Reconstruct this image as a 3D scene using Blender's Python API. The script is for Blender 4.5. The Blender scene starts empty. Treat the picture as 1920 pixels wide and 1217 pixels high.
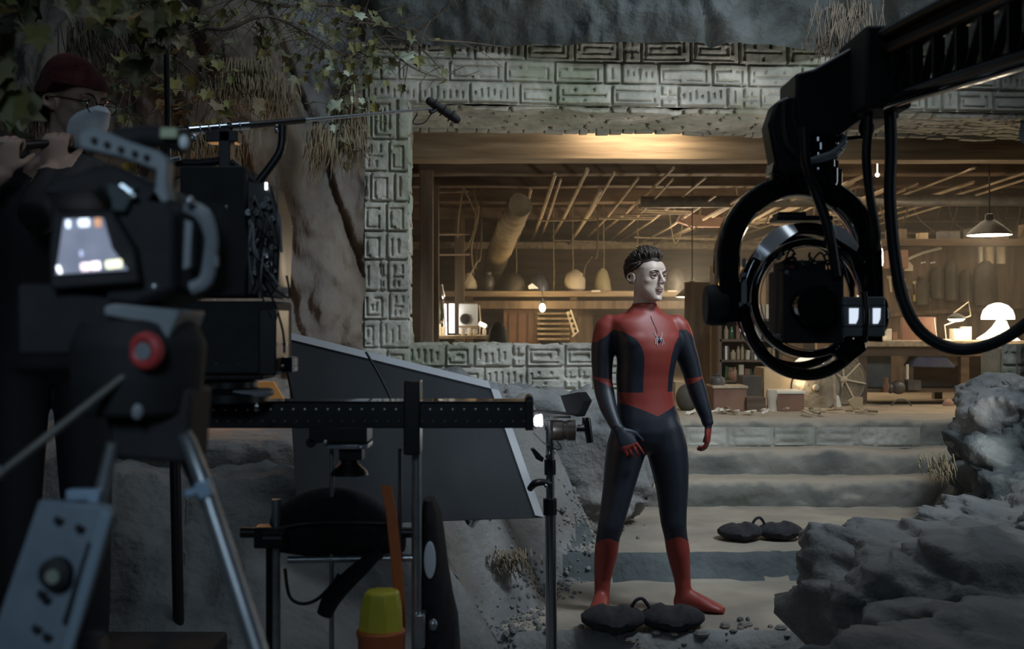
import bpy, math, random
import numpy as np
from mathutils import Vector, Matrix, noise
random.seed(7)
sc = bpy.context.scene
COL = sc.collection
PI = math.pi
# ---------------- camera ----------------
CAMH = 1.36
FP = 2133.33
cam_d = bpy.data.cameras.new('camera'); cam = bpy.data.objects.new('camera', cam_d); COL.objects.link(cam)
cam.location = (0, 0, CAMH); cam.rotation_euler = (PI/2, 0, 0)
cam_d.sensor_width = 36; cam_d.lens = 40; cam_d.clip_end = 100; cam_d.clip_start = .05
cam_d.dof.use_dof = True; cam_d.dof.focus_distance = 5.5; cam_d.dof.aperture_fstop = 4.0
sc.camera = cam
def P(px, py, Y): return Vector(((px-960)/FP*Y, Y, CAMH-(py-608.5)/FP*Y))
# ---------------- world, exposure ----------------
w = bpy.data.worlds.new('night'); sc.world = w; w.use_nodes = True
w.node_tree.nodes['Background'].inputs[0].default_value = (.30, .40, .52, 1)
w.node_tree.nodes['Background'].inputs[1].default_value = .012
vs = sc.view_settings; vs.view_transform = 'Standard'; vs.look = 'None'; vs.gamma = 1; vs.use_curve_mapping = False
vs.exposure = 0.0
sc.cycles.use_denoising = True; sc.cycles.max_bounces = 6; sc.cycles.diffuse_bounces = 3; sc.cycles.sample_clamp_indirect = 3
try: sc.cycles.use_light_tree = True
except Exception: pass
def light(name, kind, loc, energy, col, target=None, size=.1, size_y=None, angle=60, blend=.5, spread=None):
    d = bpy.data.lights.new(name, kind); d.energy = energy; d.color = col
    if kind == 'AREA':
        d.size = size
        if size_y: d.shape = 'RECTANGLE'; d.size_y = size_y
        if spread: d.spread = math.radians(spread)
    elif kind == 'SPOT':
        d.spot_size = math.radians(angle); d.spot_blend = blend; d.shadow_soft_size = size
    else: d.shadow_soft_size = size
    o = bpy.data.objects.new(name, d); COL.objects.link(o); o.location = loc
    if target is not None: o.rotation_euler = (Vector(target)-Vector(loc)).to_track_quat('-Z', 'Y').to_euler()
    return o
COOL = (.77, .89, 1.0); WARM = (1.0, .70, .36); WARM2 = (1.0, .81, .57)
light('softbox_key', 'AREA', (2.9, 3.9, 4.7), 50, COOL, (.9, 7.0, 1.3), 1.2, .8, spread=78)
light('softbox_top', 'AREA', (.6, 5.3, 5.4), 24, (.68, .84, 1.0), (.5, 7.2, 1.6), 2.4, .9)
light('fill_near_rig', 'AREA', (-.5, -.9, 2.5), 4, (.6, .8, 1.0), (-.75, 1.5, 1.2), .7, .7, spread=80)  # unseen fill added behind the viewpoint to light the near camera rig
light('softbox_crane', 'AREA', (1.0, 3.4, 4.4), 15, (.8, .9, 1.0), (1.0, 3.5, 1.0), 3.4, .9)
light('work_light_spill', 'POINT', P(1006, 792, 3.98), .8, (.85, .93, 1.0), size=.03)
light('fill_spot_operator', 'SPOT', (.3, 2.0, 3.3), 16, (.85, .92, 1.0), (-1.2, 3.3, 1.95), .08, angle=15, blend=.8)  # unseen spot added to brighten the boom operator's face
light('rim_left', 'AREA', (-2.6, 2.6, 4.6), 5, (.6, .78, 1.0), (-1.2, 6.0, 2.0), 1.0, .6)
light('spot_face', 'SPOT', (3.2, 3.2, 2.5), 46, (1.0, .97, .94), (.66, 5.4, 1.50), .14, angle=15, blend=.9)
light('lintel_uplight', 'AREA', (3.05, 5.7, .55), 10, (.95, .95, .9), (.9, 7.9, 2.8), .5, .4, spread=70)
light('added_strip_right', 'AREA', (3.7, 3.2, 1.6), 7, (.8, .9, 1.0), (.4, 4.6, 1.0), .25, 1.6)  # unseen strip added to give the metal poles a right-hand highlight
# warm workshop lights behind the portal; fill and bounce are added, unseen
light('lamp_behind_lintel', 'AREA', (.92, 8.50, 2.875), 7.5, WARM2, (.92, 8.72, 2.55), .75, .08)
light('workshop_fill', 'AREA', (3.2, 11.4, 2.45), 36, WARM2, (3.0, 11.2, .6), 4.0, 2.4)
light('workshop_bounce', 'POINT', (1.9, 12.4, 1.75), 74, WARM2, size=.12)
light('workshop_left', 'POINT', (-.80, 11.7, 1.50), 7, WARM2, size=.08)
light('left_wall_practical', 'POINT', P(430, 560, 5.25), 4, (1.0, .52, .2), size=.08)
light('left_wall_low', 'POINT', P(400, 735, 5.0), 1.0, (1.0, .5, .22), size=.05)

# ---------------- mesh helpers ----------------
class MB:
    def __init__(s): s.v = []; s.f = []; s.m = []; s.cm = 0
    def add(s, vs_, fs):
        b = len(s.v); s.v += [Vector(q) for q in vs_]; s.f += [tuple(b+i for i in f) for f in fs]; s.m += [s.cm]*len(fs); return s
    def box(s, c, d, R=None, taper=None):
        c = Vector(c); R = R or Matrix.Identity(3); vv = []
        for z in (-1, 1):
            t = (taper or 1) if z > 0 else 1
            for y in (-1, 1):
                for x in (-1, 1): vv.append(c + R @ Vector((x*d[0]/2*t, y*d[1]/2*t, z*d[2]/2)))
        return s.add(vv, [(0, 2, 3, 1), (4, 5, 7, 6), (0, 1, 5, 4), (2, 6, 7, 3), (0, 4, 6, 2), (1, 3, 7, 5)])
    def ring(s, c, a, b, n, ra, rb=None):
        rb = rb or ra
        return [c + a*(ra*math.cos(2*PI*i/n)) + b*(rb*math.sin(2*PI*i/n)) for i in range(n)]
    def loft(s, rings, cap=True, closed=False):
        n = len(rings[0]); vv = [q for r in rings for q in r]; fs = []
        k = len(rings)
        for j in range(k if closed else k-1):
            for i in range(n):
                fs.append((j*n+i, j*n+(i+1) % n, ((j+1) % k)*n+(i+1) % n, ((j+1) % k)*n+i))
        if cap and not closed: fs += [tuple(range(n))[::-1], tuple(range((k-1)*n, k*n))]
        return s.add(vv, fs)
    def cyl(s, p0, p1, r0, r1=None, n=16, cap=True):
        p0, p1 = Vector(p0), Vector(p1); r1 = r0 if r1 is None else r1
        d = (p1-p0).normalized(); a = d.orthogonal().normalized(); b = d.cross(a)
        return s.loft([s.ring(p0, a, b, n, r0), s.ring(p1, a, b, n, r1)], cap)
    def tube(s, pts, r, n=8, sub=0, cap=True):
        pts = [Vector(q) for q in pts]; rs = list(r) if hasattr(r, '__len__') else [r]*len(pts)
        if sub:
            pp, rr = [], []
            for i in range(len(pts)-1):
                p0 = pts[max(i-1, 0)]; p1 = pts[i]; p2 = pts[i+1]; p3 = pts[min(i+2, len(pts)-1)]
                for k in range(sub):
                    t = k/sub
                    pp.append(.5*((2*p1)+(-p0+p2)*t+(2*p0-5*p1+4*p2-p3)*t*t+(-p0+3*p1-3*p2+p3)*t**3)); rr.append(rs[i]*(1-t)+rs[i+1]*t)
            pts = pp+[pts[-1]]; rs = rr+[rs[-1]]
        rings = []; a = None
        for i, q in enumerate(pts):
            d = (pts[min(i+1, len(pts)-1)]-pts[max(i-1, 0)])
            if d.length < 1e-9: d = Vector((0, 0, 1))
            d.normalize()
            a = d.orthogonal().normalized() if a is None else (a-d*a.dot(d))
            if a.length < 1e-6: a = d.orthogonal()
            a.normalize(); rings.append(s.ring(q, a, d.cross(a), n, rs[i]))
        return s.loft(rings, cap)
    def lathe(s, prof, c, axis=(0, 0, 1), n=28, cap=True):
        d = Vector(axis).normalized(); a = d.orthogonal().normalized(); b = d.cross(a); c = Vector(c)
        return s.loft([s.ring(c+d*z, a, b, n, max(r, 1e-4)) for r, z in prof], cap)
    def ell(s, c, r, R=None, nu=16, nv=10):
        c = Vector(c); R = R or Matrix.Identity(3); r = (r, r, r) if not hasattr(r, '__len__') else r; rings = []
        for j in range(nv+1):
            t = -PI/2+PI*j/nv; cr = max(math.cos(t), 1e-3)
            rings.append([c+R @ Vector((r[0]*cr*math.cos(2*PI*i/nu), r[1]*cr*math.sin(2*PI*i/nu), r[2]*math.sin(t))) for i in range(nu)])
        return s.loft(rings)
    def prism(s, poly, ext):
        n = len(poly); poly = [Vector(q) for q in poly]; ext = Vector(ext)
        return s.add(poly+[q+ext for q in poly], [tuple(range(n))[::-1], tuple(range(n, 2*n))]+[(i, (i+1) % n, n+(i+1) % n, n+i) for i in range(n)])
    def torus(s, c, R, r, axis=(0, 0, 1), nR=48, nr=12, a0=0, a1=2*PI, ref=None, rz=None):
        c = Vector(c); d = Vector(axis).normalized()
        a = Vector(ref) if ref is not None else d.orthogonal(); a = (a-d*a.dot(d)).normalized(); b = d.cross(a); rings = []
        full = abs(a1-a0-2*PI) < 1e-6; rz = rz or r
        for i in range(nR if full else nR+1):
            t = a0+(a1-a0)*i/nR; e = a*math.cos(t)+b*math.sin(t); q = c+e*R
            rings.append(s.ring(q, e, d, nr, r, rz))
        return s.loft(rings, not full, full)
    def build(s, name, mats, parent=None, base=None, smooth=True, bevel=0, sub=0, angle=38, recenter=True):
        me = bpy.data.meshes.new(name)
        V = s.v
        if parent is not None: off = Vector(parent.get('_b', (0, 0, 0)))
        elif base is not None: off = Vector(base)
        elif recenter:
            off = Vector((sum(q.x for q in V)/len(V), sum(q.y for q in V)/len(V), min(q.z for q in V)))
        else: off = Vector((0, 0, 0))
        me.from_pydata([q-off for q in V], [], s.f)
        mats = mats if isinstance(mats, (list, tuple)) else [mats]
        for m in mats: me.materials.append(m)
        if len(mats) > 1: me.polygons.foreach_set('material_index', s.m)
        me.validate(); me.update()
        if smooth:
            me.polygons.foreach_set('use_smooth', [True]*len(me.polygons)); me.set_sharp_from_angle(angle=math.radians(angle))
        o = bpy.data.objects.new(name, me); COL.objects.link(o)
        if parent is not None: o.parent = parent
        else: o.location = off
        o['_b'] = tuple(off)
        if bevel:
            b = o.modifiers.new('b', 'BEVEL'); b.width = bevel; b.segments = 2; b.limit_method = 'ANGLE'
        if sub:
            b = o.modifiers.new('s', 'SUBSURF'); b.levels = b.render_levels = sub
        return o
def thing(name, label, cat, base, group=None):
    o = bpy.data.objects.new(name, None); COL.objects.link(o); o.location = base; o.empty_display_size = .1
    o['_b'] = tuple(base); o['label'] = label; o['category'] = cat
    if group: o['group'] = group
    return o
def tag(o, label, cat, group=None, kind=None):
    o['label'] = label; o['category'] = cat
    if group: o['group'] = group
    if kind: o['kind'] = kind
    return o
def struct(o, label=None, cat=None):
    o['kind'] = 'structure'
    if label: o['label'] = label
    if cat: o['category'] = cat
    return o
def Rz(a): return Matrix.Rotation(a, 3, 'Z')
def Rx(a): return Matrix.Rotation(a, 3, 'X')
def Ry(a): return Matrix.Rotation(a, 3, 'Y')

# ---------------- materials ----------------
def mat(name, c1, c2=None, rough=.6, metal=0, scale=8, bump=0, bscale=40, emit=0, ecol=None, stretch=None, alpha=1, coat=0, detail=5, lo=.35, hi=.65, trans=0, rough2=None):
    m = bpy.data.materials.new(name); m.use_nodes = True; nt = m.node_tree; b = nt.nodes['Principled BSDF']
    b.inputs['Roughness'].default_value = rough; b.inputs['Metallic'].default_value = metal
    b.inputs['Base Color'].default_value = (*c1, 1); b.inputs['Coat Weight'].default_value = coat
    if trans: b.inputs['Transmission Weight'].default_value = trans
    tc = nt.nodes.new('ShaderNodeTexCoord'); mp = nt.nodes.new('ShaderNodeMapping')
    nt.links.new(tc.outputs['Object'], mp.inputs[0])
    if stretch: mp.inputs['Scale'].default_value = stretch
    if c2:
        n = nt.nodes.new('ShaderNodeTexNoise'); n.inputs['Scale'].default_value = scale; n.inputs['Detail'].default_value = detail
        r = nt.nodes.new('ShaderNodeValToRGB'); r.color_ramp.elements[0].position = lo; r.color_ramp.elements[1].position = hi
        r.color_ramp.elements[0].color = (*c1, 1); r.color_ramp.elements[1].color = (*c2, 1)
        nt.links.new(mp.outputs[0], n.inputs['Vector']); nt.links.new(n.outputs[0], r.inputs[0]); nt.links.new(r.outputs[0], b.inputs['Base Color'])
    if bump:
        n2 = nt.nodes.new('ShaderNodeTexNoise'); n2.inputs['Scale'].default_value = bscale; n2.inputs['Detail'].default_value = 6
        bp = nt.nodes.new('ShaderNodeBump'); bp.inputs['Strength'].default_value = bump; bp.inputs['Distance'].default_value = .01
        nt.links.new(mp.outputs[0], n2.inputs['Vector']); nt.links.new(n2.outputs[0], bp.inputs['Height']); nt.links.new(bp.outputs[0], b.inputs['Normal'])
    if emit:
        b.inputs['Emission Color'].default_value = (*(ecol or c1), 1); b.inputs['Emission Strength'].default_value = emit
    return m
def rockmat(name, c1, c2, c3, rough=.85, scale=2.2, bump=.6, stretch=(1, 1, 1)):
    m = mat(name, c1, c2, rough, scale=scale, bump=bump, bscale=28, stretch=stretch, detail=8)
    nt = m.node_tree; b = nt.nodes['Principled BSDF']; ramp = [n for n in nt.nodes if n.type == 'VALTORGB'][0]
    mp = [n for n in nt.nodes if n.type == 'MAPPING'][0]
    n = nt.nodes.new('ShaderNodeTexNoise'); n.inputs['Scale'].default_value = scale*.45; n.inputs['Detail'].default_value = 4
    r = nt.nodes.new('ShaderNodeValToRGB'); r.color_ramp.elements[0].position = .48; r.color_ramp.elements[1].position = .68
    mx = nt.nodes.new('ShaderNodeMix'); mx.data_type = 'RGBA'; mx.inputs[7].default_value = (*c3, 1)
    nt.links.new(mp.outputs[0], n.inputs['Vector']); nt.links.new(n.outputs[0], r.inputs[0]); nt.links.new(r.outputs[0], mx.inputs[0])
    nt.links.new(ramp.outputs[0], mx.inputs[6]); nt.links.new(mx.outputs[2], b.inputs['Base Color'])
    # second, coarser bump
    bp = [q for q in nt.nodes if q.type == 'BUMP'][0]
    n3 = nt.nodes.new('ShaderNodeTexNoise'); n3.inputs['Scale'].default_value = 7; n3.inputs['Detail'].default_value = 9
    bp2 = nt.nodes.new('ShaderNodeBump'); bp2.inputs['Strength'].default_value = bump; bp2.inputs['Distance'].default_value = .04
    nt.links.new(mp.outputs[0], n3.inputs['Vector']); nt.links.new(n3.outputs[0], bp2.inputs['Height']); nt.links.new(bp2.outputs[0], bp.inputs['Normal'])
    return m
M = {}
M['rock'] = rockmat('grey_rock', (.10, .105, .105), (.24, .24, .235), (.15, .135, .115))
M['rock_brown'] = rockmat('brown_rock', (.085, .065, .05), (.2, .165, .125), (.12, .125, .125), scale=1.8, stretch=(1.4, 1.4, .6))
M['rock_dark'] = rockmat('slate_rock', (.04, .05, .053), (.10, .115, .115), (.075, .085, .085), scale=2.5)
M['carved'] = rockmat('carved_stone', (.24, .235, .2), (.44, .42, .36), (.2, .22, .15), scale=3.2, bump=.35)
M['sand'] = rockmat('sand', (.22, .19, .15), (.34, .29, .225), (.19, .165, .14), scale=2.4, bump=.25, rough=.95)
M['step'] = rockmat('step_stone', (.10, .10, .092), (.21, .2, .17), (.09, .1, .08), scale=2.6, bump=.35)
M['black'] = mat('black_metal', (.012, .012, .014), rough=.38, metal=.2)
M['blackgloss'] = mat('glossy_black', (.006, .006, .008), rough=.09, coat=.6)
M['blackmatte'] = mat('matte_black', (.01, .01, .011), (.018, .018, .02), rough=.75, scale=20)
M['rubber'] = mat('rubber', (.012, .012, .013), rough=.5)
M['cloth_black'] = mat('black_cloth', (.01, .01, .012), (.02, .02, .024), rough=.95, scale=30, bump=.3, bscale=120)
M['steel'] = mat('steel', (.62, .64, .67), rough=.17, metal=1)
M['alu'] = mat('brushed_aluminium', (.42, .45, .48), (.55, .58, .6), rough=.32, metal=.85, scale=30)
M['greyplastic'] = mat('grey_plastic', (.19, .215, .23), (.25, .275, .29), rough=.5, scale=12)
M['white'] = mat('white_paint', (.85, .87, .9), rough=.5)
M['red'] = mat('red_rubber', (.45, .05, .05), rough=.45)
M['wood_beam'] = mat('timber', (.2, .14, .085), (.36, .27, .17), rough=.75, scale=3, stretch=(.5, 4, 6), bump=.3, bscale=10)
M['wood_dark'] = mat('dark_timber', (.075, .048, .03), (.16, .105, .062), rough=.8, scale=3, stretch=(.6, 3, 5), bump=.3, bscale=10)
M['wood_lath'] = mat('lath_wood', (.32, .24, .15), (.5, .4, .27), rough=.7, scale=6, stretch=(3, .5, 3))
M['wood_y'] = mat('board_wood', (.095, .065, .042), (.19, .135, .088), rough=.75, scale=3, stretch=(5, 5, .6), bump=.2, bscale=14)
M['cardboard'] = mat('cardboard', (.42, .31, .18), (.52, .4, .25), rough=.85, scale=6)
M['redwood'] = mat('reddish_wood', (.17, .08, .05), (.25, .13, .08), rough=.6, scale=4)
M['paper'] = mat('paper', (.72, .66, .52), (.8, .75, .62), rough=.8, scale=5)
M['bone'] = mat('cream_plaster', (.5, .43, .31), (.6, .52, .4), rough=.75, scale=6)
M['iron'] = mat('dull_iron', (.09, .085, .08), (.17, .16, .14), rough=.55, metal=.5, scale=12)
M['greenglass'] = mat('green_glass', (.05, .12, .05), rough=.12, coat=.5)
M['brownglass'] = mat('brown_glass', (.16, .07, .02), rough=.15, coat=.5)
M['blue_cloth'] = mat('blue_cloth', (.07, .08, .14), (.11, .12, .19), rough=.9, scale=8)
M['jacket'] = mat('dark_leather', (.06, .052, .04), (.1, .085, .065), rough=.7, scale=6)
M['yellow'] = mat('yellow_plastic', (.62, .55, .04), (.72, .64, .08), rough=.35, scale=5)
M['orange'] = mat('orange_strap', (.62, .15, .04), (.7, .2, .06), rough=.6, scale=14)
# upward step faces coloured sand-pale so the treads read as lit
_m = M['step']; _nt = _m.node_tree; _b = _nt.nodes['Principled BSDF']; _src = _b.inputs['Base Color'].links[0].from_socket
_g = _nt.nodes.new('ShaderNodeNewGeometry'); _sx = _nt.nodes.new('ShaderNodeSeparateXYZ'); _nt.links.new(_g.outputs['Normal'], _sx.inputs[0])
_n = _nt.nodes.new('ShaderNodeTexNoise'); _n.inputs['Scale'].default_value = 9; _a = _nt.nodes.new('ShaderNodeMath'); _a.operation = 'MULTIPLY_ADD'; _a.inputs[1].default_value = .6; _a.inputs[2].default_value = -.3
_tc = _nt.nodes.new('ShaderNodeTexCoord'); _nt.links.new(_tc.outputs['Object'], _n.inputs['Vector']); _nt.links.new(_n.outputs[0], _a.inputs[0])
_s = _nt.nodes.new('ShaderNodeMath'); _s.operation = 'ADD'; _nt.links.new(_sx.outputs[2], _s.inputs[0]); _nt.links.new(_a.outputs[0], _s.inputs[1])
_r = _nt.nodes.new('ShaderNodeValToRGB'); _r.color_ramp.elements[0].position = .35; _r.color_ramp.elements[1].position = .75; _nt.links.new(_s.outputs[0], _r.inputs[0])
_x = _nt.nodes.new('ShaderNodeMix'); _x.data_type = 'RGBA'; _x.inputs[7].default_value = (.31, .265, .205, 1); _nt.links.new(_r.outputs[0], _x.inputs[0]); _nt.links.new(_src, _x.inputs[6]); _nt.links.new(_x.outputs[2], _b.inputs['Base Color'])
M['leaf'] = mat('ivy_leaf', (.09, .1, .045), (.17, .165, .08), rough=.55, scale=3)
M['leaf_y'] = mat('yellowing_leaf', (.22, .19, .05), (.14, .15, .05), rough=.6, scale=4)
M['leaf_pale'] = mat('pale_leaf', (.45, .5, .38), (.3, .34, .22), rough=.5, scale=5)
M['twig'] = mat('twig_bark', (.07, .055, .04), (.13, .1, .07), rough=.9, scale=20)
M['straw'] = mat('dry_straw', (.16, .125, .07), (.26, .21, .13), rough=.85, scale=9)
M['glow'] = mat('lamp_glow', (1, .9, .7), emit=9, ecol=(1.0, .85, .58))
M['glow_soft'] = mat('lampshade_glow', (.9, .85, .7), rough=.4, emit=2.4, ecol=(1.0, .88, .66))
M['enamel'] = mat('dark_enamel', (.04, .04, .038), rough=.35)
M['ceil'] = mat('ceiling_board', (.10, .065, .04), (.2, .135, .085), rough=.85, scale=3, stretch=(3, .4, 3), bump=.2)
M['floor_in'] = mat('dusty_floor', (.3, .24, .17), (.42, .34, .24), rough=.9, scale=5)
# ================= SETTING =================
def grid_mesh(name, X, Y, Z, m, flip=False, smooth=True):
    nv, nu = X.shape
    co = np.stack([X, Y, Z], -1).reshape(-1, 3).astype(np.float32)
    idx = np.arange(nv*nu).reshape(nv, nu)
    q = np.stack([idx[:-1, :-1], idx[:-1, 1:], idx[1:, 1:], idx[1:, :-1]], -1).reshape(-1, 4)
    if flip: q = q[:, ::-1]
    me = bpy.data.meshes.new(name); me.vertices.add(len(co)); me.vertices.foreach_set('co', co.ravel())
    me.loops.add(q.size); me.loops.foreach_set('vertex_index', q.ravel().astype(np.int32))
    me.polygons.add(len(q)); me.polygons.foreach_set('loop_start', np.arange(0, q.size, 4, dtype=np.int32))
    me.update(calc_edges=True); me.validate(); me.materials.append(m)
    if smooth: me.polygons.foreach_set('use_smooth', [True]*len(me.polygons))
    o = bpy.data.objects.new(name, me); COL.objects.link(o); o['_b'] = (0, 0, 0); return o
def vn(f, *arrs):
    sh = arrs[0].shape; return np.array([f(*t) for t in zip(*[a.ravel() for a in arrs])]).reshape(sh)
def frac(x, y, z, o=5, H=.9): return noise.fractal(Vector((x, y, z)), H, 2.1, o)
def ridg(x, y, z, o=5): return noise.ridged_multi_fractal(Vector((x, y, z)), .9, 2.1, o, 1.0, 2.0)
def sstep(t): t = np.clip(t, 0, 1); return t*t*(3-2*t)

# ---- ground and the rock slope left of the path ----
def ground_z(x, y):
    xb = np.interp(y, [4.0, 4.6, 5.2, 5.8, 6.3, 7.0, 7.7, 8.4], [-.35, -.12, .0, .16, .36, .62, .86, .98])
    xb = xb+.07*math.sin(y*7.1)+.05*noise.noise(Vector((x*2, y*3, 1)))
    j = .07*noise.noise(Vector((x*2.4, 3.3, 0)))
    base = .145*sstep((y-6.03-j)/.05) - .17*(1-sstep((y-4.97-j*1.4)/.07))
    d = xb-x
    flat = base + .012*noise.noise(Vector((x*3, y*3, 5)))+.006*noise.noise(Vector((x*11, y*11, 5)))
    if d <= 0: return flat
    H = np.interp(y, [3.7, 4.3, 5.2, 6.4, 7.4], [.0, .72, .78, .82, .92])+.10*min(d, 2)
    wd = np.interp(y, [4, 5.5, 7.3], [.5, .55, .3])
    s = min(d/wd, 1)**.85
    z = max(base, 0)*(1-s)+H*s + min(d*3, 1)*(.10*frac(x*1.7, y*1.7, 2)+.035*frac(x*7+y*3, y*9, 4, 4))
    return max(z, base)
gx, gy = np.meshgrid(np.linspace(-4.2, 4.4, 330), np.linspace(.6, 8.3, 300))
gz = vn(ground_z, gx, gy)
og = grid_mesh('floor', gx, gy, gz, M['sand']); og.data.materials.append(M['rock']); struct(og)
xbp = np.array([np.interp(y, [4.0, 4.6, 5.2, 5.8, 6.3, 7.0, 7.7, 8.4], [-.35, -.12, .0, .16, .36, .62, .86, .98]) for y in np.linspace(.6, 8.3, 300)])
rk = (gx < xbp[:, None]-.03) | (gy < 4.97)
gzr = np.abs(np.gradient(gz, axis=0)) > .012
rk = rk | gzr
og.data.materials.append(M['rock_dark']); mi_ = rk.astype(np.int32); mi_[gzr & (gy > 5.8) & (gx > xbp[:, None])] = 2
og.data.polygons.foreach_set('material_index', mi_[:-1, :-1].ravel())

# ---- rock walls ----
def rockface(name, x0, x1, z0, z1, yf, nu, nv, amp, sx, sz, m, seed=0, fissure=0):
    X, Z = np.meshgrid(np.linspace(x0, x1, nu), np.linspace(z0, z1, nv))
    def f(x, z):
        d = amp*(frac(x*sx, seed, z*sz)*.8+ridg(x*sx*.7+4, seed+3, z*sz*.7)*.35)
        d += amp*.16*frac(x*sx*5, seed+9, z*sz*4, 4)
        if fissure: d -= fissure*max(0, 1-abs(noise.noise(Vector((x*sx*1.3+z*.6, seed+20, z*sz*.35))))*9)
        return yf(x, z)-d
    Y = vn(f, X, Z); return grid_mesh(name, X, Y, Z, m)
struct(rockface('wall_left', -4.6, -.9, .3, 5.0, lambda x, z: 6.35+.22*(x+1)*(-1)*0+.75*sstep((x+1.75)/.9)+.25*max(0, z-3), 230, 260, .34, 1.5, .75, M['rock_brown'], 3, .10))
struct(rockface('wall_overhang', -1.6, 5.2, 3.16, 5.0, lambda x, z: 7.42+.085*x-.34*min(1, (z-3.16)*3.2), 330, 90, .26, 1.2, 1.1, M['rock_dark'], 11, .12))
struct(rockface('wall_right', 3.5, 6.2, -.3, 5.0, lambda x, z: 7.75+.2*(x-3.5)-.5*max(0, x-4.2), 120, 180, .3, 1.3, 1.3, M['rock_dark'], 17, .08))

# ---- carved stone surfaces ----
def carve(W, H, cw, ch, res=.0105, seed=0, unit=2, gap=2):
    rnd = random.Random(seed); nu, nv = max(int(W/res), 8), max(int(H/res), 8); h = np.full((nv, nu), .30)
    ys = 0
    while ys < nv-4:
        hh = int(ch/res*rnd.uniform(.9, 1.1)); hh = nv-ys if nv-ys-hh < ch/res*.45 else hh
        xs = 0
        while xs < nu-3:
            ww = int(cw/res*rnd.choice([1, 1, 1, .36, .36, .75, 1.1])); ww = nu-xs if nu-xs-ww < cw/res*.3 else ww
            c = np.full((hh, ww), .75); c[:gap, :] = 0; c[:, :gap] = 0
            kind = rnd.random(); a = gap+1; k = 0
            if ww < cw/res*.5:
                c[gap+2:-3, ww//2-1:ww//2+1] = .35
                if rnd.random() < .5: c[hh//2-2:hh//2+2, :] = .2
            elif kind < .62:
                while min(hh, ww)-2*a > 4:
                    y1, x1 = hh-a-1, ww-a-1
                    c[a:a+unit, a:x1] = .28; c[y1-unit:y1, a:x1] = .28; c[a:y1, a:a+unit] = .28; c[a:y1, x1-unit:x1] = .28
                    s_ = rnd.randrange(4); g = rnd.randrange(a, max(a+1, (x1 if s_ < 2 else y1)-4))
                    if s_ == 0: c[a:a+unit, g:g+4] = .8
                    elif s_ == 1: c[y1-unit:y1, g:g+4] = .8
                    elif s_ == 2: c[g:g+4, a:a+unit] = .8
                    else: c[g:g+4, x1-unit:x1] = .8
                    a += unit+2; k += 1
            elif kind < .82:
                for xx in range(gap+2, ww-4, 5): c[gap+2+rnd.randrange(0, 4):hh-3-rnd.randrange(0, 5), xx:xx+unit] = .28
            else:
                m_ = hh//2; c[m_-1:m_+1, gap+2:ww-4] = .3; c[gap+2:m_-3, ww//2:ww//2+2] = .3; c[m_+3:-3, ww//3:ww//3+2] = .3; c[m_+3:-3, 2*ww//3:2*ww//3+2] = .3
                c[4:-4, 4:6] = .3
            h[ys:ys+hh, xs:xs+ww] = c[:h[ys:ys+hh, xs:xs+ww].shape[0], :h[ys:ys+hh, xs:xs+ww].shape[1]]
            xs += ww
        ys += hh
    return h
PO = Vector((-.97, 7.38, 0)); PYAW = math.atan(.085); PU = Vector((math.cos(PYAW), math.sin(PYAW), 0)); PN = Vector((math.sin(PYAW), -math.cos(PYAW), 0))
def carved_face(name, o, u, v, n, W, H, cw, ch, seed, depth=.03, rough=.02, res=.0105, ragged=0, parent=None, **k):
    h = carve(W, H, cw, ch, res, seed, **k); nv, nu = h.shape
    hs = (h+np.roll(h, 1, 0)*.12+np.roll(h, 1, 1)*.12)/1.24
    U, V = np.meshgrid(np.linspace(0, W, nu), np.linspace(0, H, nv))
    nz = vn(lambda a, b: frac(a*2.2+seed*3.7, b*2.2, seed)*rough+frac(a*14, b*14, seed+2, 3)*rough*.28, U, V)
    ero = vn(lambda a, b: min(1, max(.4, .9+.8*noise.noise(Vector((a*1.6+9, b*1.6, seed))))), U, V)
    D = hs*depth*ero+nz
    if ragged: V = V+ragged*vn(lambda a, b: (1-min(b/.12, 1))*frac(a*5, seed, 1, 4), U, V)
    P3 = [o[i]+u[i]*U+v[i]*V+n[i]*D for i in range(3)]
    ob = grid_mesh(name, P3[0], P3[1], P3[2], M['carved'])
    me = ob.data; me.set_sharp_from_angle(angle=math.radians(50)); return ob
UPV = Vector((0, 0, 1)); ZL0, ZL1 = 2.80, 3.26
def pp(u, d, z): q = PO+PU*u-PN*d; return Vector((q.x, q.y, z))
LW = 5.6; DEP = .80
struct(carved_face('lintel_front', pp(0, 0, ZL0), PU, UPV, PN, LW, ZL1-ZL0, .33, .155, 1, .05, res=.0082))
struct(carved_face('lintel_underside', pp(.25, 0, ZL0), PU, -PN, -UPV, LW-.25, DEP, .34, .10, 2, .045, ragged=0))
b = MB(); b.prism([pp(0, .02, ZL0+.03), pp(LW, .02, ZL0+.03), pp(LW, .02, ZL1+.2), pp(0, .02, ZL1+.2)], -PN*(DEP-.03)); struct(b.build('lintel_core', M['carved'], smooth=False, recenter=False))
# ragged lower back edge of the lintel
b = MB(); rnd = random.Random(4)
u = .3
while u < LW-.2:
    wd = rnd.uniform(.05, .16); b.box(pp(u+wd/2, DEP-.03-rnd.uniform(0, .03), ZL0-.012-rnd.uniform(0, .02)), (wd*.94, .07, .06), Rz(PYAW)@Ry(rnd.uniform(-.06, .06))); u += wd
struct(b.build('lintel_edge_stones', M['carved'], bevel=.008, recenter=False))
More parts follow.
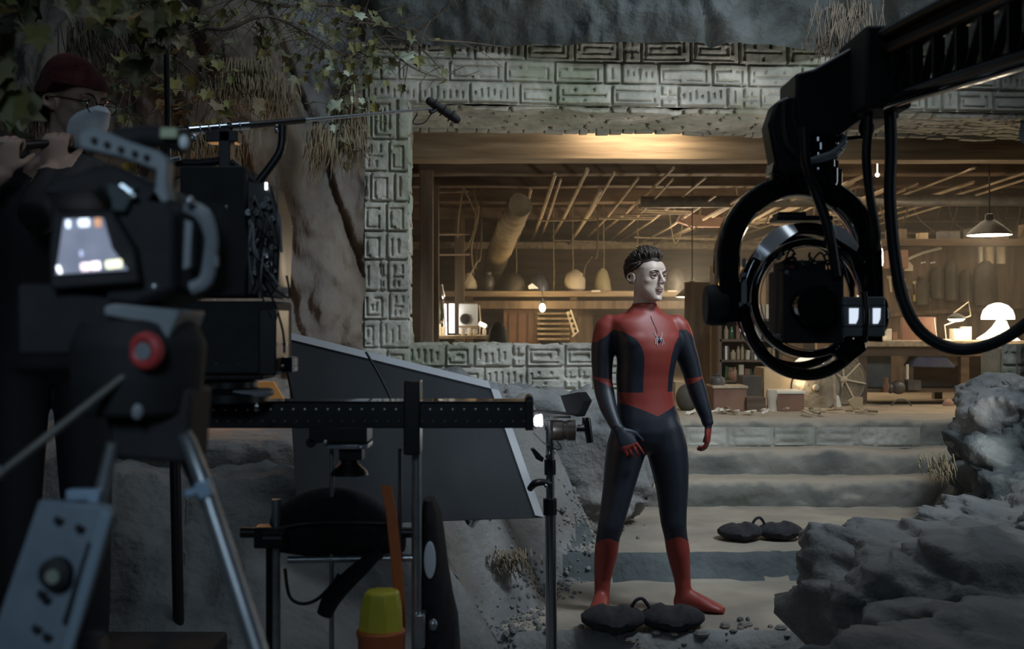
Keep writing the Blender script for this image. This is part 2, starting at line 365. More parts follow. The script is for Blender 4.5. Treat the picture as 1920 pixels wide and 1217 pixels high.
# pillar
struct(carved_face('pillar_front', pp(0, -.01, .8), PU, UPV, PN, .295, ZL0-.78, .148, .2, 5, .045, res=.008))
struct(carved_face('pillar_reveal', pp(.295, -.01, .8), -PN, UPV, PU, .72, ZL0-.78, .16, .2, 6, .03))
b = MB(); b.prism([pp(.01, .02, .7), pp(.28, .02, .7), pp(.28, .7, .7), pp(.01, .7, .7)], (0, 0, ZL0-.7)); struct(b.build('pillar_core', M['carved'], smooth=False, recenter=False))
b = MB(); rnd = random.Random(9); z = .9
while z < ZL0:
    hh = rnd.uniform(.06, .2); b.box(pp(.292-rnd.uniform(0, .012), .012, z+hh/2), (.03, .05, hh*.95), Rz(PYAW+rnd.uniform(-.2, .2))); z += hh
struct(b.build('pillar_edge_stones', M['carved'], bevel=.01, recenter=False))
# low carved wall
ZW = 1.225; LWU = 1.82
struct(carved_face('low_wall_front', pp(.28, .12, .6), PU, UPV, PN, LWU-.28, ZW-.6, .26, .16, 8, .045, res=.0082))
struct(carved_face('low_wall_top', pp(.28, .12, ZW-.02), PU, -PN, UPV, LWU-.28, .5, .3, .2, 9, .03))
struct(carved_face('low_wall_end', pp(LWU, .12, .1), -PN, UPV, PU, .5, ZW-.1, .25, .19, 10, .03))
b = MB(); b.prism([pp(.29, .14, .1), pp(LWU-.01, .14, .1), pp(LWU-.01, .6, .1), pp(.29, .6, .1)], (0, 0, ZW-.13)); struct(b.build('low_wall_core', M['carved'], smooth=False, recenter=False))
struct(carved_face('low_wall_right', pp(4.42, .2, .3), PU, UPV, PN, 1.2, ZW-.3, .3, .19, 12, .035))
b = MB(); b.prism([pp(4.43, .22, .3), pp(5.6, .22, .3), pp(5.6, .5, .3), pp(4.43, .5, .3)], (0, 0, ZW-.33)); struct(b.build('low_wall_right_core', M['carved'], smooth=False, recenter=False))

# ---- steps up to the workshop ----
def stepslab(name, x0, x1, y0, y1, z0, z1, seed, carved=False):
    nx = int((x1-x0)/.02); prof = []
    rb = .085
    for k in range(9): prof.append((0, z0+(z1-rb-z0)*k/8))
    for k in range(1, 7): a = PI/2*k/6; prof.append((rb-rb*math.cos(a), z1-rb+rb*math.sin(a)))
    for k in range(1, 12): prof.append((rb+(y1-y0-rb)*k/11, z1))
    U, V = np.meshgrid(np.linspace(x0, x1, nx), np.arange(len(prof)).astype(float))
    Yp = np.array([p[0] for p in prof])[:, None]+y0+0*U; Zp = np.array([p[1] for p in prof])[:, None]+0*U
    N = vn(lambda a, b, c: .035*frac(a*1.8+seed*5, b*2, c*3)+.012*frac(a*9+seed, b*9, c*9, 3), U, Yp, Zp)
    E = vn(lambda a: .05*noise.noise(Vector((a*1.3, seed*3.1, 0))), U)
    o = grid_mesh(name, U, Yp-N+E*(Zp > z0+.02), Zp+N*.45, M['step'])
    return struct(o)
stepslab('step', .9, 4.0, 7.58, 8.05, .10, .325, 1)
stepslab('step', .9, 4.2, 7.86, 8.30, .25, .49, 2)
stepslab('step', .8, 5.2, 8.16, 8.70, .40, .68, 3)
# carved band on the top riser
struct(carved_face('step_riser_carving', Vector((1.0, 8.105, .48)), Vector((1, 0, 0)), UPV, Vector((0, -1, 0)), 1.9, .15, .3, .16, 14, .02, rough=.012))

# ---- workshop shell ----
def slab(name, c, d, m, R=None, bevel=0): return struct(MB().box(c, d, R).build(name, m, smooth=False, bevel=bevel, recenter=False))
IX0, IX1, IY1 = -1.9, 7.2, 16.6
slab('floor_workshop', ((IX0+IX1)/2, (8.6+IY1)/2, .63), (IX1-IX0, IY1-8.6, .1), M['floor_in'])
slab('ceiling', ((IX0+IX1)/2, (8.3+IY1)/2, 2.97), (IX1-IX0, IY1-8.1, .06), M['ceil'])
slab('wall_back', ((IX0+IX1)/2, IY1, 1.8), (IX1-IX0, .1, 2.5), M['wood_dark'])
slab('wall_workshop_left', (IX0, 12.4, 1.8), (.1, 8.6, 2.5), M['wood_dark'])
slab('wall_workshop_right', (IX1, 12.4, 1.8), (.1, 8.6, 2.5), M['wood_y'])
# ceiling beams, front to back
for k, (y, zb, hh, dd, mm) in enumerate([(8.82, 2.62, .33, .22, 'wood_beam'), (9.9, 2.66, .22, .2, 'wood_dark'), (11.1, 2.70, .2, .2, 'wood_dark'), (12.6, 2.70, .16, .2, 'wood_dark'), (14.2, 2.68, .14, .2, 'wood_dark'), (15.9, 2.41, .10, .16, 'wood_lath')]):
    bm_ = MB(); n = 30; rings = []
    for i in range(n+1):
        x = IX0+(IX1-IX0)*i/n; a = .012*noise.noise(Vector((x*1.5, y, 0))); c = .012*noise.noise(Vector((x*1.5, y, 5)))
        rings.append([Vector((x, y-dd/2+a, zb+c)), Vector((x, y+dd/2+a, zb+c)), Vector((x, y+dd/2, zb+hh)), Vector((x, y-dd/2+a*.5, zb+hh))])
    bm_.loft(rings); o = bm_.build('ceiling_beam', M[mm], bevel=.01, recenter=False); struct(o)

# thin warm haze that fills the workshop
hb_ = MB(); hb_.box(((IX0+IX1)/2, (8.36+IY1-.1)/2, (.70+2.92)/2), (IX1-IX0-.2, IY1-8.5, 2.2)); hz = hb_.build('haze', M['paper'], smooth=False)
hm = bpy.data.materials.new('thin_haze'); hm.use_nodes = True; nt = hm.node_tree; nt.nodes.remove(nt.nodes['Principled BSDF']); vsn = nt.nodes.new('ShaderNodeVolumeScatter'); vsn.inputs['Density'].default_value = .02; vsn.inputs['Color'].default_value = (.95, .9, .8, 1); vsn.inputs['Anisotropy'].default_value = .3
nt.links.new(vsn.outputs[0], nt.nodes['Material Output'].inputs['Volume']); hz.data.materials.clear(); hz.data.materials.append(hm)
tag(hz, 'thin warm haze hanging in the lamp-lit workshop behind the portal', 'haze', kind='stuff')
# ================= PEOPLE =================
def remesh(mb, voxel, smooth=4, factor=.5):
    me = bpy.data.meshes.new('t'); me.from_pydata(mb.v, [], mb.f); me.update()
    import bmesh
    bm = bmesh.new(); bm.from_mesh(me); bmesh.ops.recalc_face_normals(bm, faces=bm.faces[:]); bm.to_mesh(me); bm.free()
    o = bpy.data.objects.new('t', me); COL.objects.link(o)
    r = o.modifiers.new('r', 'REMESH'); r.mode = 'VOXEL'; r.voxel_size = voxel; r.adaptivity = 0
    s = o.modifiers.new('s', 'SMOOTH'); s.factor = factor; s.iterations = smooth
    dg = bpy.context.evaluated_depsgraph_get(); dg.update()
    m2 = bpy.data.meshes.new_from_object(o.evaluated_get(dg)); bpy.data.objects.remove(o); return m2
def getco(me):
    a = np.empty(len(me.vertices)*3); me.vertices.foreach_get('co', a); return a.reshape(-1, 3)
def setattr_f(me, name, arr):
    at = me.attributes.new(name, 'FLOAT', 'POINT'); at.data.foreach_set('value', np.asarray(arr, dtype=np.float32))
def relax(me, mask, it=10, lam=.5):
    n = len(me.vertices); e = np.empty(len(me.edges)*2, dtype=np.int64); me.edges.foreach_get('vertices', e); e = e.reshape(-1, 2); c = getco(me)
    cnt = np.bincount(e.ravel(), minlength=n).astype(float)[:, None]; k = mask(c).astype(float)[:, None]*lam
    for _ in range(it):
        s_ = np.stack([np.bincount(e[:, 0], c[e[:, 1], j], n)+np.bincount(e[:, 1], c[e[:, 0], j], n) for j in range(3)], 1)
        c = c+k*(s_/cnt-c)
    me.vertices.foreach_set('co', c.ravel()); me.update()
def finish(me, name, mats, root, smooth=True):
    me.name = name
    while me.materials: me.materials.pop()
    for m in mats: me.materials.append(m)
    if smooth: me.polygons.foreach_set('use_smooth', [True]*len(me.polygons))
    base = np.array(root['_b']); co = getco(me)-base; me.vertices.foreach_set('co', co.ravel()); me.update()
    o = bpy.data.objects.new(name, me); COL.objects.link(o); o.parent = root; o['_b'] = tuple(base); return o
def head_shapes(mb, T, R):
    """head in local coordinates: facing -Y, origin between the ears, added through transform T, rotation R"""
    E = lambda c, r, a=0, b=0: mb.ell(T(c), r, R @ Rz(a) @ Rx(b), 20, 14)
    E((0, .018, .045), (.074, .094, .082)); E((0, -.03, .045), (.064, .056, .062))
    rings = []
    for z, w_, yf, yb in [(.075, .054, -.080, .02), (.05, .065, -.091, .03), (.02, .068, -.088, .03), (-.01, .0685, -.086, .035), (-.035, .067, -.085, .035), (-.058, .0615, -.086, .025), (-.078, .050, -.086, .008), (-.096, .036, -.084, -.018), (-.107, .022, -.079, -.04)]:
        cy = (yf+yb)/2; ry = (yb-yf)/2
        rings.append([T((w_*math.copysign(abs(math.cos(t))**.85, math.cos(t)), cy+ry*math.copysign(abs(math.sin(t))**.9, math.sin(t)), z)) for t in [2*PI*i/24 for i in range(24)]])
    mb.loft(rings)
    for s in (-1, 1):
        E((s*.044, -.060, -.012), (.020, .017, .017)); E((s*.028, -.083, .030), (.024, .011, .0075), 0, 0)
        E((s*.0105, -.103, -.021), (.0075, .009, .007))
        # ear
        mb.torus(T((s*.082, .014, .002)), .0185, .0046, R @ Vector((s*1, -.35, 0)), 20, 8, rz=.006); E((s*.0735, .012, -.006), (.0075, .015, .021)); E((s*.0735, .006, -.018), (.006, .008, .011))
    mb.tube([T((0, -.088, .028)), T((0, -.098, .008)), T((0, -.109, -.010)), T((0, -.112, -.019))], [.0075, .0085, .0105, .0115], 12, 4); E((0, -.104, -.024), (.011, .011, .006))
    E((0, -.088, -.047), (.021, .009, .0052)); E((0, -.0875, -.0575), (.018, .0088, .0055)); E((0, -.082, -.096), (.019, .014, .013))
def head_sculpt(lc):
    """small displacements in local head coordinates (N,3) -> dy"""
    x, y, z = lc.T; front = (y < -.03)
    g = lambda cx, cz, sx, sz: np.exp(-((x-cx)/sx)**2-((z-cz)/sz)**2)
    d = np.zeros(len(lc))
    for s in (-1, 1):
        d += .0135*g(s*.031, .011, .016, .0095); d += .004*g(s*.05, -.035, .018, .02)
    d += .0045*g(0, -.0525, .021, .0018); d += .003*g(0, -.07, .02, .006); d -= .001*g(0, -.036, .004, .008)
    return d*front
def face_bits(T, R, root, skin, eyecol=(.09, .05, .03), brow='hair', lips=True):
    eyem = mat('eye_white', (.34, .34, .33), rough=.2); irm = mat('iris', eyecol, rough=.1); bm_ = M[brow]
    for s in (-1, 1):
        e = MB(); e.ell(T((s*.031, -.0705, .0115)), .0122, R, 20, 14); eo = e.build('eye', eyem, root)
        i = MB(); i.ell(T((s*.031+.0035, -.0805, .0115)), (.0055, .003, .0055), R, 16, 8); i.build('iris', irm, eo)
        l = MB(); l.tube([T((s*.016, -.0815, .0125)), T((s*.024, -.0865, .0185)), T((s*.033, -.0865, .0195)), T((s*.041, -.081, .0175)), T((s*.047, -.073, .012))], [.0018, .0032, .0034, .003, .0018], 8, 4); l.build('eyelid', skin, root)
        l = MB(); l.tube([T((s*.017, -.082, .008)), T((s*.026, -.084, .0035)), T((s*.036, -.082, .0035)), T((s*.045, -.075, .008))], [.0014, .0026, .0026, .0014], 8, 4); l.build('eyelid', skin, root)
        b = MB(); b.tube([T((s*.012, -.0945, .028)), T((s*.022, -.0965, .0335)), T((s*.036, -.092, .036)), T((s*.049, -.078, .031))], [.0026, .0036, .0032, .0014], 8, 4); b.build('eyebrow', bm_, root)
    if lips:
        l = MB(); l.tube([T((-.022, -.0865, -.0515)), T((-.01, -.0955, -.048)), T((0, -.0965, -.0485)), T((.01, -.0955, -.048)), T((.022, -.0865, -.0515))], [.001, .0042, .0036, .0042, .001], 8, 4)
        l.tube([T((-.019, -.0865, -.0545)), T((-.008, -.094, -.0575)), T((.008, -.094, -.0575)), T((.019, -.0865, -.0545))], [.001, .0046, .0046, .001], 8, 4); l.build('lips', M['lips'], root)
M['hair'] = mat('dark_brown_hair', (.022, .014, .009), (.05, .032, .02), rough=.55, scale=40)
M['lips'] = mat('lips', (.40, .22, .19), rough=.5)
def skinmat(name, c1, c2): 
    m = mat(name, c1, c2, rough=.5, scale=14); m.node_tree.nodes['Principled BSDF'].inputs['Subsurface Weight'].default_value = .08; m.node_tree.nodes['Principled BSDF'].inputs['Subsurface Radius'].default_value = (.02, .008, .004); return m
M['skin'] = skinmat('pale_skin', (.60, .46, .38), (.66, .52, .44))
M['skin2'] = skinmat('tan_skin', (.42, .29, .21), (.5, .35, .26))
def hand(mb, wrist, direc, palmn, curl, s=1.0, side=1, spread=.15, thumb=.6, r=.0088):
    """palm box-like loft and five fingers; direc from wrist to fingers, palmn out of the palm, side = thumb side sign"""
    d = Vector(direc).normalized(); n = Vector(palmn); n = (n-d*n.dot(d)).normalized(); w_ = d.cross(n).normalized()*side; W = Vector(wrist)
    rings = []
    for t, a, b in [(-.012, .026, .021), (.01, .030, .018), (.045, .041, .0165), (.078, .042, .014), (.09, .039, .011)]:
        rings.append(mb.ring(W+d*t*s, w_, n, 14, a*s, b*s))
    mb.loft(rings)
    for k, (off, ln) in enumerate([(.030, .070), (.0105, .078), (-.0105, .072), (-.029, .057)]):
        c = curl[k] if hasattr(curl, '__len__') else curl
        p = W+d*.082*s+w_*off*s; dd = (d+w_*(off*spread*8)).normalized(); pts = [W+d*.06*s+w_*off*s*.95, p]; rr = [r*s*1.05, r*s*1.05]; ang = 0
        for f, a in ((.45, .55), (.30, 1.0), (.25, .8)):
            ang += a*c; v = dd*math.cos(ang)+n*math.sin(ang); p = p+v*ln*f*s; pts.append(p); rr.append(rr[-1]*.92)
        rr[-1] *= .8; mb.tube(pts, rr, 10, 3); mb.ell(pts[-1], rr[-1]*.98, None, 10, 8)
    tp = W+d*.022*s+w_*.026*s; td = (d*.75+w_*.75+n*thumb).normalized(); td2 = (d*.95+w_*.3+n*thumb).normalized()
    pts = [W+d*.01*s+w_*.015*s, tp, tp+td*.034*s, tp+td*.034*s+td2*.028*s, tp+td*.034*s+td2*.05*s]
    mb.tube(pts, [.014*s, .0145*s, .0115*s, .0105*s, .008*s], 10, 3); mb.ell(pts[-1], .008*s, None, 10, 8)
# ---------- the actor ----------
AY = 5.4
def A(px, py, dy=0): q = P(px, py, AY); q.y += dy; return q
TH = math.radians(23); lat = Vector((math.cos(TH), math.sin(TH), 0)); fac = Vector((math.sin(TH), -math.cos(TH), 0))
b = MB(); rings = []
sect = [(1209, 568, .056, .058, 0), (1209, 584, .066, .064, 0), (1210, 592, .118, .076, 0), (1210, 602, .162, .088, 0), (1211, 614, .172, .100, 0), (1212, 634, .163, .112, .006), (1212, 655, .152, .118, .008), (1211, 680, .141, .112, .006), (1209, 705, .139, .105, .0), (1209, 730, .136, .10, 0), (1211, 755, .139, .102, 0), (1214, 785, .158, .112, 0), (1215, 808, .162, .114, 0), (1214, 828, .135, .10, 0), (1213, 842, .085, .08, 0), (1213, 850, .03, .05, 0)]
for px, py, a, bb, sh in sect:
    c = A(px, py)+fac*sh; rg = []
    for i in range(32):
        t = 2*PI*i/32; e = .82; cx, sn = math.cos(t), math.sin(t)
        rg.append(c+lat*(a*math.copysign(abs(cx)**e, cx))+fac*(bb*math.copysign(abs(sn)**e, sn)))
    rings.append(rg)
b.loft(rings)
# chest and seat fullness
for s in (-1, 1):
    b.ell(A(1212, 640)+lat*.068*s+fac*.062, (.085, .052, .062), Rz(TH)); b.ell(A(1214, 815)+lat*.075*s-fac*.045, (.08, .078, .085), Rz(TH))
    b.ell(A(1211, 606)+lat*.10*s-fac*.03, (.075, .055, .05), Rz(TH)); b.ell(A(1209, 586)+lat*.05*s, (.05, .045, .035), Rz(TH)@Ry(.45*s))
def limb(pts, n=18):
    rs = []
    P_, r_ = [], []
    for i in range(len(pts)-1):
        for k in range(4):
            t = k/4; a0, a1 = pts[i], pts[i+1]; P_.append(a0[0].lerp(a1[0], t)); r_.append((a0[1]*(1-t)+a1[1]*t, a0[2]*(1-t)+a1[2]*t))
    P_.append(pts[-1][0]); r_.append((pts[-1][1], pts[-1][2]))
    for i, q in enumerate(P_):
        d = (P_[min(i+1, len(P_)-1)]-P_[max(i-1, 0)]).normalized(); x = (lat-d*lat.dot(d)).normalized(); y = d.cross(x)
        rs.append(b.ring(q, x, y, n, r_[i][0], r_[i][1]))
    b.loft(rs)
legL = [(A(1192, 770), 0.0321, 0.0428), (A(1189, 785), 0.0728, 0.0856), (A(1183, 805), 0.0877, 0.1006), (A(1174, 840, -.01), 0.0942, 0.1006), (A(1166, 875, -.02), 0.0835, 0.0942), (A(1158, 915, -.035), 0.0717, 0.0835), (A(1149, 955, -.05), 0.0631, 0.0728), (A(1143, 982, -.06), 0.0599, 0.0663), (A(1138, 1003, -.055), 0.0546, 0.0599), (A(1136, 1030, -.03), 0.0546, 0.0631), (A(1133, 1055, -.015), 0.0492, 0.0567), (A(1130, 1085, 0), 0.0396, 0.0439), (A(1129, 1110, .0), 0.0364, 0.0407), (A(1129, 1134, .0), 0.0364, 0.0449)]
legR = [(A(1234, 770), 0.0321, 0.0428), (A(1238, 785), 0.0728, 0.0856), (A(1243, 805), 0.0899, 0.1006), (A(1250, 840), 0.0984, 0.1027), (A(1256, 875), 0.0888, 0.0963), (A(1260, 915, -.005), 0.0749, 0.0856), (A(1261, 955, -.012), 0.0642, 0.0749), (A(1262, 980, -.02), 0.0599, 0.0663), (A(1266, 1003, -.012), 0.0546, 0.0589), (A(1271, 1030, .0), 0.0556, 0.0621), (A(1275, 1055, .01), 0.0492, 0.0556), (A(1280, 1085, .02), 0.0407, 0.0439), (A(1282, 1105, .02), 0.0375, 0.0407), (A(1283, 1130, .02), 0.0364, 0.0428)]
limb(legL); limb(legR)
def foot(heel, direc, L=.245):
    d = Vector(direc).normalized(); x = Vector((-d.y, d.x, 0)); rs = []
    for t, w_, h, zc in [(-.045, .022, .028, .034), (-.03, .032, .042, .046), (0, .036, .055, .058), (.04, .037, .052, .054), (.08, .040, .042, .044), (.12, .044, .034, .036), (.155, .046, .026, .028), (.185, .040, .020, .022), (.203, .024, .014, .017)]:
        c = Vector((heel.x, heel.y, 0))+d*t*(L/.25)+Vector((0, 0, zc)); rs.append(b.ring(c, x, UPV, 16, w_, h))
    b.loft(rs)
foot(A(1129, 1134, .01), (-.22, -1, 0)); foot(A(1282, 1130, .02), (.93, -.42, 0))
HS = 1
armL = [(A(1156, 598), 0.0216, 0.0216), (A(1148, 603), 0.0486, 0.0486), (A(1139, 615), 0.0594, 0.0626), (A(1134, 630), 0.0594, 0.0648), (A(1131, 650), 0.0572, 0.0637), (A(1129, 678), 0.0518, 0.0583), (A(1129, 700, -.005), 0.0475, 0.0529), (A(1130, 718, -.01), 0.0454, 0.0497), (A(1133, 738, -.03), 0.0464, 0.0497), (A(1138, 762, -.075), 0.0410, 0.0432), (A(1145, 782, -.115), 0.0335, 0.0346), (A(1153, 799, -.15), 0.0281, 0.0270)]
armR = [(A(1254, 598, .03), 0.0216, 0.0216), (A(1262, 603, .03), 0.0486, 0.0486), (A(1272, 614, .035), 0.0583, 0.0605), (A(1278, 628, .04), 0.0583, 0.0626), (A(1284, 650, .045), 0.0562, 0.0616), (A(1294, 677, .05), 0.0508, 0.0562), (A(1301, 700, .05), 0.0454, 0.0497), (A(1305, 716, .05), 0.0443, 0.0475), (A(1311, 736, .045), 0.0443, 0.0475), (A(1319, 762, .03), 0.0378, 0.0410), (A(1326, 783, .02), 0.0302, 0.0324), (A(1329, 797, .015), 0.0259, 0.0270)]
limb(armL); limb(armR)
hand(b, A(1155, 801, -.155), A(1180, 838)-A(1155, 801)+Vector((0, -.015, 0)), Vector((-.15, .95, -.1)), [.22, .40, .60, .75], 1.05, side=HS, spread=.34, thumb=.15, r=.0078)
hand(b, A(1329, 799, .015), A(1327, 838)-A(1329, 799), Vector((-.9, .3, -.1)), [.5, .65, .75, .8], .92, side=1, spread=.06, thumb=.35)
# neck and head
HY = math.radians(39); HR = Rz(HY) @ Rx(math.radians(2)); HC = A(1211, 522, -.012)
HT = lambda p: HC+HR @ Vector((p[0]*1.07, p[1]*1.02, p[2]))
b.tube([A(1208, 592, .015), A(1209, 570, .012), A(1208, 545, .01), A(1207, 525, .01)], [.066, .052, .050, .050], 20, 3)
head_shapes(b, HT, HR)
# collar
b.tube([A(1209, 583, .01), A(1209, 571, .006), A(1209, 565, .004)], [.063, .056, .0545], 24)
me = remesh(b, .0044, 4)
relax(me, lambda c: (c[:, 2] < 1.47) & ~((c[:, 2] < .90) & ((c[:, 1] < AY-.13) | (c[:, 0] > .88))), 26)
relax(me, lambda c: (((c-np.array(HC)) @ np.array(HR))[:, 1] > -.078) & (c[:, 2] > 1.47) & (np.abs(((c-np.array(HC)) @ np.array(HR))[:, 0]) < .066), 8)
co = getco(me); lc = (co-np.array(HC)) @ np.array(HR)
d = head_sculpt(lc)*(co[:, 2] > 1.46); co += d[:, None]*np.array(HR @ Vector((0, 1, 0)))
me.vertices.foreach_set('co', co.ravel()); me.update()
# suit colour field
x, y, z = co.T; u = (x-(1211-960)/FP*AY)*lat.x+(y-AY)*lat.y; v = (x-(1211-960)/FP*AY)*fac.x+(y-AY)*fac.y
cz = [.92, 1.05, 1.128, 1.205, 1.255, 1.295, 1.33, 1.36]; hw = np.interp(z, cz, [.066, .066, .067, .071, .085, .112, .16, .40])
fr = np.maximum((hw-np.abs(u))*1.0, -9)
panel = np.minimum(fr, np.where(v > -.02, .1, (z-1.30)))           # front panel
belt = np.minimum(1.043-z, z-(.932+np.abs(u)*.42))
tors = np.maximum(np.minimum(panel, z-(.932+np.abs(u)*.42)), belt)
armx_L = (x < (1154-960)/FP*AY) & (z > .80); armx_R = (x > (1276-960)/FP*AY+np.interp(z, [.8, 1.1, 1.28, 1.4], [.08, .03, -.01, -.02])) & (z > .72)
arm = armx_L | armx_R
shoulder = z-(1.335-.85*np.clip(np.abs(u)-.17, 0, .12))
tin = np.where(armx_L, (x-(1108-960)/FP*AY)/.10, ((1324-960)/FP*AY-x)/.10); el = np.minimum(.002+.018*np.clip(tin, 0, 1.2)-np.abs(z-(1.082+.03*np.clip(1-tin, 0, 1))), .03)
glove = np.where(armx_L, .60-z, .868-z)
red = np.where(arm, np.maximum(np.maximum(shoulder, glove), np.minimum(el, .03)), tors)
# left hand hangs over the thigh: pick it out by depth
hl = (x > 1140/1-1140 + (1140-960)/FP*AY) & (x < (1204-960)/FP*AY) & (z < .90) & (z > .70) & (y < AY-.07-.02*0) & (v > .055)
legm = (z < .70)
bx = np.where(x < (1212-960)/FP*AY, (1137-960)/FP*AY, (1267-960)/FP*AY)
boot = .335+.03*np.cos(np.clip((x-bx)*28, -3, 3))-z
red = np.where(legm, boot, red)
red = np.where((y < AY-.138) & (z < .9) & (z > .65) & (x < (1230-960)/FP*AY), (.815-z)+(x-.56)*.3, red)
skinf = z-(1.458+.012*np.clip(-(y-AY)*8, -1, 1))
setattr_f(me, 'red', red); setattr_f(me, 'skin', skinf)
sm = bpy.data.materials.new('bodysuit_and_skin'); sm.use_nodes = True; nt = sm.node_tree; bs = nt.nodes['Principled BSDF']
def att(n): a = nt.nodes.new('ShaderNodeAttribute'); a.attribute_name = n; g = nt.nodes.new('ShaderNodeMath'); g.operation = 'GREATER_THAN'; g.inputs[1].default_value = 0; nt.links.new(a.outputs['Fac'], g.inputs[0]); return g
def mixc(f, a, c):
    mx = nt.nodes.new('ShaderNodeMix'); mx.data_type = 'RGBA'; nt.links.new(f.outputs[0], mx.inputs[0])
    for k, q in ((6, a), (7, c)):
        if isinstance(q, tuple): mx.inputs[k].default_value = (*q, 1)
        else: nt.links.new(q, mx.inputs[k])
    return mx.outputs[2]
suit = mixc(att('red'), (.013, .017, .027), (.25, .036, .026)); nt.links.new(mixc(att('skin'), suit, (.62, .49, .41)), bs.inputs['Base Color'])
bs.inputs['Roughness'].default_value = .48
tn = nt.nodes.new('ShaderNodeTexVoronoi'); tn.inputs['Scale'].default_value = 210; tn.feature = 'DISTANCE_TO_EDGE'; tcx = nt.nodes.new('ShaderNodeTexCoord'); nt.links.new(tcx.outputs['Object'], tn.inputs['Vector'])
bpn = nt.nodes.new('ShaderNodeBump'); bpn.inputs['Strength'].default_value = .12; bpn.inputs['Distance'].default_value = .002; nt.links.new(tn.outputs[0], bpn.inputs['Height'])
inv = nt.nodes.new('ShaderNodeMath'); inv.operation = 'SUBTRACT'; inv.inputs[0].default_value = .15; sk = att('skin'); mu = nt.nodes.new('ShaderNodeMath'); mu.operation = 'MULTIPLY'; mu.inputs[1].default_value = .15
nt.links.new(sk.outputs[0], mu.inputs[0]); nt.links.new(mu.outputs[0], inv.inputs[1]); nt.links.new(inv.outputs[0], bpn.inputs['Strength']); nt.links.new(bpn.outputs[0], bs.inputs['Normal'])
actor = thing('person', 'person in a red and dark navy bodysuit standing on the sandy path before the steps', 'person', (A(1211, 1146).x, AY, 0))
finish(me, 'body', [sm], actor)
face_bits(HT, HR, actor, M['skin'])
# hair: a cap shell and many swept locks
rnd = random.Random(3)
hb = MB()
def hairpt(th, ph, k=1.0):   # th around (0 = front), ph elevation
    r = Vector((.079*math.sin(th)*math.cos(ph), -.103*math.cos(th)*math.cos(ph), .092*math.sin(ph)))*k
    return Vector((0, .012, .045))+r
cap = []
for j in range(19):
    ph = PI/2*(1-j/18*1.0); row = []
    for i in range(40):
        th = 2*PI*i/40; f = math.cos(th)
        lim = .34 if f > .55 else (.34-(.55-f)*1.15 if f > -.1 else -.33-.55*(1 if f < -.3 else (-.1-f)/.2))
        side = abs(math.sin(th)) > .8 and -.25 < f < .2
        lim2 = max(lim, -.12) if (-.35 < f < .15) else lim
        p2 = lim2+(PI/2-lim2)*(1-j/18)
        k = .985+.045*noise.noise(Vector((math.sin(th)*4, math.cos(th)*4, p2*5)))+.11*max(0, math.sin(p2)-.35)*max(0, f+.4)-.07*(j/18)**3
        row.append(HT(hairpt(th, p2, k)))
    cap.append(row)
hb.loft(cap[::-1])
for i in range(620):
    th = rnd.uniform(-PI, PI); f = math.cos(th); lo = .56 if f > .45 else (.12 if f > -.45 else -.72); ph = rnd.uniform(lo, 1.5)
    if rnd.random() < .35: th = rnd.uniform(-1.1, 1.1); f = math.cos(th); ph = rnd.uniform(.62, 1.2)
    st = hairpt(th, ph, .985); nrm = (st-Vector((0, .012, .045))).normalized()
    if ph > .5 and f > .15: fl = Vector((rnd.uniform(-.5, .25), rnd.uniform(-.1, .9), 1.1)); ln = rnd.uniform(.022, .036); up = .42
    else: fl = Vector((rnd.uniform(-.2, .2), .75, -.75 if ph < .55 else .1)); ln = rnd.uniform(.018, .03); up = .13
    fl = (fl-nrm*fl.dot(nrm)).normalized(); cv = Vector((rnd.uniform(-.3, .3), rnd.uniform(-.3, .3), rnd.uniform(-.2, .2)))
    mid = st+(fl*.5+nrm*up+cv*.1)*ln; en = st+(fl*1.0+nrm*up*.9+cv*.4)*ln
    r0 = rnd.uniform(.0045, .0075); hb.tube([HT(st-nrm*.004), HT(mid), HT(en)], [r0, r0*.85, .0012], 6, 3)
hb.build('hair', M['hair'], actor, angle=80)
# chest emblem: small silver long-legged mark
eb = MB(); EC = A(1212, 640)
def onchest(a, h):  # a lateral metres, h height above emblem centre
    zc = CAMH-(636-608.5)/FP*AY+h; c = Vector(((1212-960)/FP*AY, AY, zc)); best = None
    q = np.abs((u-a))+np.abs(z-zc)*1.0+(v < .05)*9; i = int(q.argmin()); pt = Vector(co[i]); pt2 = c+lat*a; pt2 += fac*((pt-pt2).dot(fac)+.0025); return Vector((pt2.x, pt2.y, zc))
for s in (-1, 1):
    for pts in ([(.004, .004), (.012, .010), (.018, .022), (.022, .034)], [(.004, .000), (.015, .004), (.021, -.006), (.022, -.022)], [(.005, .004), (.013, .016), (.024, .020), (.027, .03)][:0] or [(.004, -.004), (.011, -.004), (.014, -.014), (.013, -.028)]):
        eb.tube([onchest(s*a, h) for a, h in pts], .0016, 6, 3)
eb2 = MB(); eb2.ell(onchest(0, -.006), (.0055, .003, .012), Rz(TH)); eb2.ell(onchest(0, .009), (.004, .003, .005), Rz(TH))
em = eb.build('emblem', mat('silver_print', (.62, .64, .68), rough=.4), actor); eb2.build('emblem_center', mat('emblem_navy', (.02, .03, .07), rough=.4), em)
# chest cord
cb = MB(); cb.tube([onchest(-.02, .11), onchest(-.017, .085), onchest(-.008, .055), onchest(-.004, .028)], .0011, 5, 3); cb.build('front_seam', M['black'], actor)

